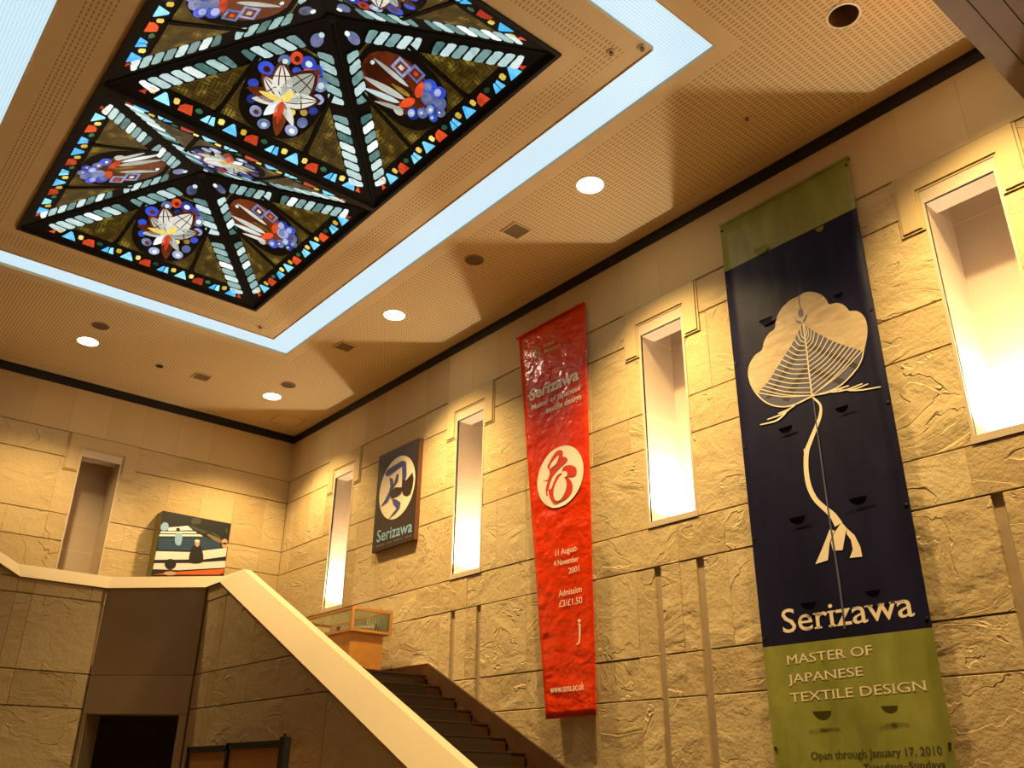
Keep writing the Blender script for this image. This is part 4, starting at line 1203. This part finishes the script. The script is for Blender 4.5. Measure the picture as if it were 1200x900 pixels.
for q, nm in ((smooth_loop([(555, 505), (590, 490), (650, 497), (670, 560), (682, 640), (650, 698), (530, 698), (512, 640), (532, 560)], 3), 'printed_robe'), (ell(295, 712, 68, 62), 'printed_cap'), (ell(385, 306, 22, 22), 'printed_head')):
    shape([q], fl(.0012), M['dark'], photo, nm, cQ0)
for q, nm in ((ell(610, 470, 27, 38), 'printed_face'), (ell(290, 820, 75, 24), 'printed_shoulder'), (ell(935, 490, 38, 34), 'printed_shoulder'), (ell(930, 450, 34, 34), 'printed_head')):
    shape([q], fl(.0013), M['print_skin'], photo, nm, cQ0)
for q in (smooth_loop([(360, 350), (430, 360), (428, 440), (408, 492), (352, 470)], 3), smooth_loop([(182, 262), (222, 222), (270, 242), (264, 310), (190, 315)], 3)):
    shape([q], fl(.0012), M['print_sky'], photo, 'printed_shirt', cQ0)
shape([ell(609, 441, 30, 17)], fl(.0016), PW, photo, 'printed_hair', cQ0)

# ================================================================== DISPLAY CASE ON THE LANDING
case = empty('display_case', m3((1.066, 1.91, ZLAND)))
tag(case, 'orange wood display case with glass top standing at the head of the stair', 'display case')
x0, x1, y0, y1 = 1.014, 1.120, 1.772, 2.050
zb_, zt_ = .3065, .3600
t_ = .0062
MB().box(x0 + .003, x1 - .018, y0 + .006, y1 - .006, ZLAND, zb_).build('plinth', M['wood'], case)
for q in ((x0, x1, y0, y0 + t_), (x0, x1, y1 - t_, y1), (x0, x0 + t_, y0, y1), (x1 - t_, x1, y0, y1)):
    MB().box(*q, zb_, zb_ + t_).build('bottom_rail', M['wood'], case)
    MB().box(*q, zt_ - t_, zt_).build('top_rail', M['wood'], case)
for a in (x0, x1 - t_):
    for b in (y0, y1 - t_):
        MB().box(a - .0003, a + t_ + .0003, b - .0003, b + t_ + .0003, zb_ - .0003, zt_ + .0003).build('corner_post', M['wood'], case)
MB().box(x0 + t_, x1 - t_, y0 + t_, y1 - t_, zb_ + .001, zb_ + .003).build('case_floor', M['linen'], case)
MB().box(x1 - t_ - .002, x1 - t_, y0 + t_, y1 - t_, zb_ + .003, zt_ - t_).build('case_back', M['linen'], case)
g = .0006
MB().box(x0 + .002, x0 + .002 + g, y0 + t_, y1 - t_, zb_ + t_, zt_ - t_).build('glass_pane', M['glass'], case)
MB().box(x0 + t_, x1 - t_, y0 + .002, y0 + .002 + g, zb_ + t_, zt_ - t_).build('glass_pane', M['glass'], case)
MB().box(x0 + t_, x1 - t_, y0 + t_, y1 - t_, zt_ - .003, zt_ - .003 + g).build('glass_pane', M['glass'], case)
lathe(MB(), (x0 + .040, y0 + .0058, ZLAND + .012), [(.001, 0), (.028, 0), (.028, .04), (.001, .045)], 14).build('lock_knob', M['dark'], case, metres=True)
# things shown inside the case
for k, (yy, lab) in enumerate(((1.83, 'pale scroll rod laid across the glass display case near its front'), (1.93, 'pale scroll rod laid across the glass display case farther back'))):
    e = empty('scroll_rod', m3((1.066, yy, zb_ + .003))); tag(e, lab, 'rod', 'rods in the display case')
    a, b = m3((x0 + .012, yy + .02, zb_ + .012)), m3((x1 - .012, yy - .01, zb_ + .024))
    d = (b - a); s_ = d.normalized().cross(Vector((0, 0, 1))).normalized(); u_ = s_.cross(d.normalized())
    vs = []
    for P_0 in (a, b):
        for i in range(10):
            an = 2 * math.pi * i / 10; vs.append(P_0 + s_ * .022 * math.cos(an) + u_ * .022 * math.sin(an))
    MB().add(vs, [(i, (i + 1) % 10, 10 + (i + 1) % 10, 10 + i) for i in range(10)] + [tuple(range(9, -1, -1)), tuple(range(10, 20))]).build('shaft', M['ivory'], e, metres=True)
    MB().box(x0 + .010, x0 + .016, yy + .016, yy + .024, zb_ + .003, zb_ + .018).build('end_support', M['dark'], e)
    MB().box(x1 - .016, x1 - .010, yy - .014, yy - .006, zb_ + .003, zb_ + .029).build('end_support', M['dark'], e)
e = empty('brush_stand', m3((1.085, 1.80, zb_ + .003))); tag(e, 'small stand of pale upright brushes inside the display case', 'brush stand')
MB().box(1.073, 1.097, 1.792, 1.808, zb_ + .003, zb_ + .006).build('base', M['ivory'], e)
for i in range(5):
    xx = 1.075 + i * .005
    lean = (i - 2) * .0022
    vs = []
    for zz, dx_, r in ((zb_ + .006, 0, .0011), (zb_ + .028, lean, .0013), (zb_ + .036, lean * 1.5, .0004)):
        for q in range(6):
            an = 2 * math.pi * q / 6; vs.append((xx + dx_ + r * math.cos(an), 1.80 + r * math.sin(an), zz))
    MB().add(vs, [(r * 6 + q, r * 6 + (q + 1) % 6, (r + 1) * 6 + (q + 1) % 6, (r + 1) * 6 + q) for r in range(2) for q in range(6)]).build('brush', M['ivory'], e)

# ================================================================== NOTICE BOARDS BELOW THE BALUSTRADE
def board(xp, y0, y1, zt, label, post):
    e = empty('notice_board', m3((xp, (y0 + y1) / 2, ZF))); tag(e, label, 'notice board', 'brown framed boards below the balustrade')
    fw = .010
    MB().box(xp - .001, xp + .003, y0 + fw, y1 - fw, ZF + .06, zt - fw).build('panel', M['board_brown'], e)
    MB().box(xp - .004, xp + .004, y0, y1, zt - fw, zt).build('top_rail', M['dark'], e)
    MB().box(xp - .004, xp + .004, y0, y1, ZF + .05, ZF + .06).build('bottom_rail', M['dark'], e)
    MB().box(xp - .004, xp + .004, y1 - fw, y1, ZF, zt).build('post', M['dark'], e)
    MB().box(xp - (.007 if post else .004), xp + .004, y0 - (.006 if post else 0), y0 + fw, ZF, zt + (.004 if post else 0)).build('post', M['dark'], e)
    if post: MB().box(xp - .003, xp + .001, y0 + .004, y0 + .008, zt, zt + .009).build('finial', M['dark'], e)
a = onX(222, 875.5, .66); b = onX(268.5, 872.5, .655); c_ = onX(268.0, 871, .645); d_ = onX(338.5, 868, .645)
board(.66, b.y - .02, a.y, a.z, 'brown notice board with dark frame standing nearer the dark passage', False)
board(.645, d_.y + .006, c_.y, c_.z, 'brown notice board with dark frame and heavy black end post below the balustrade', True)
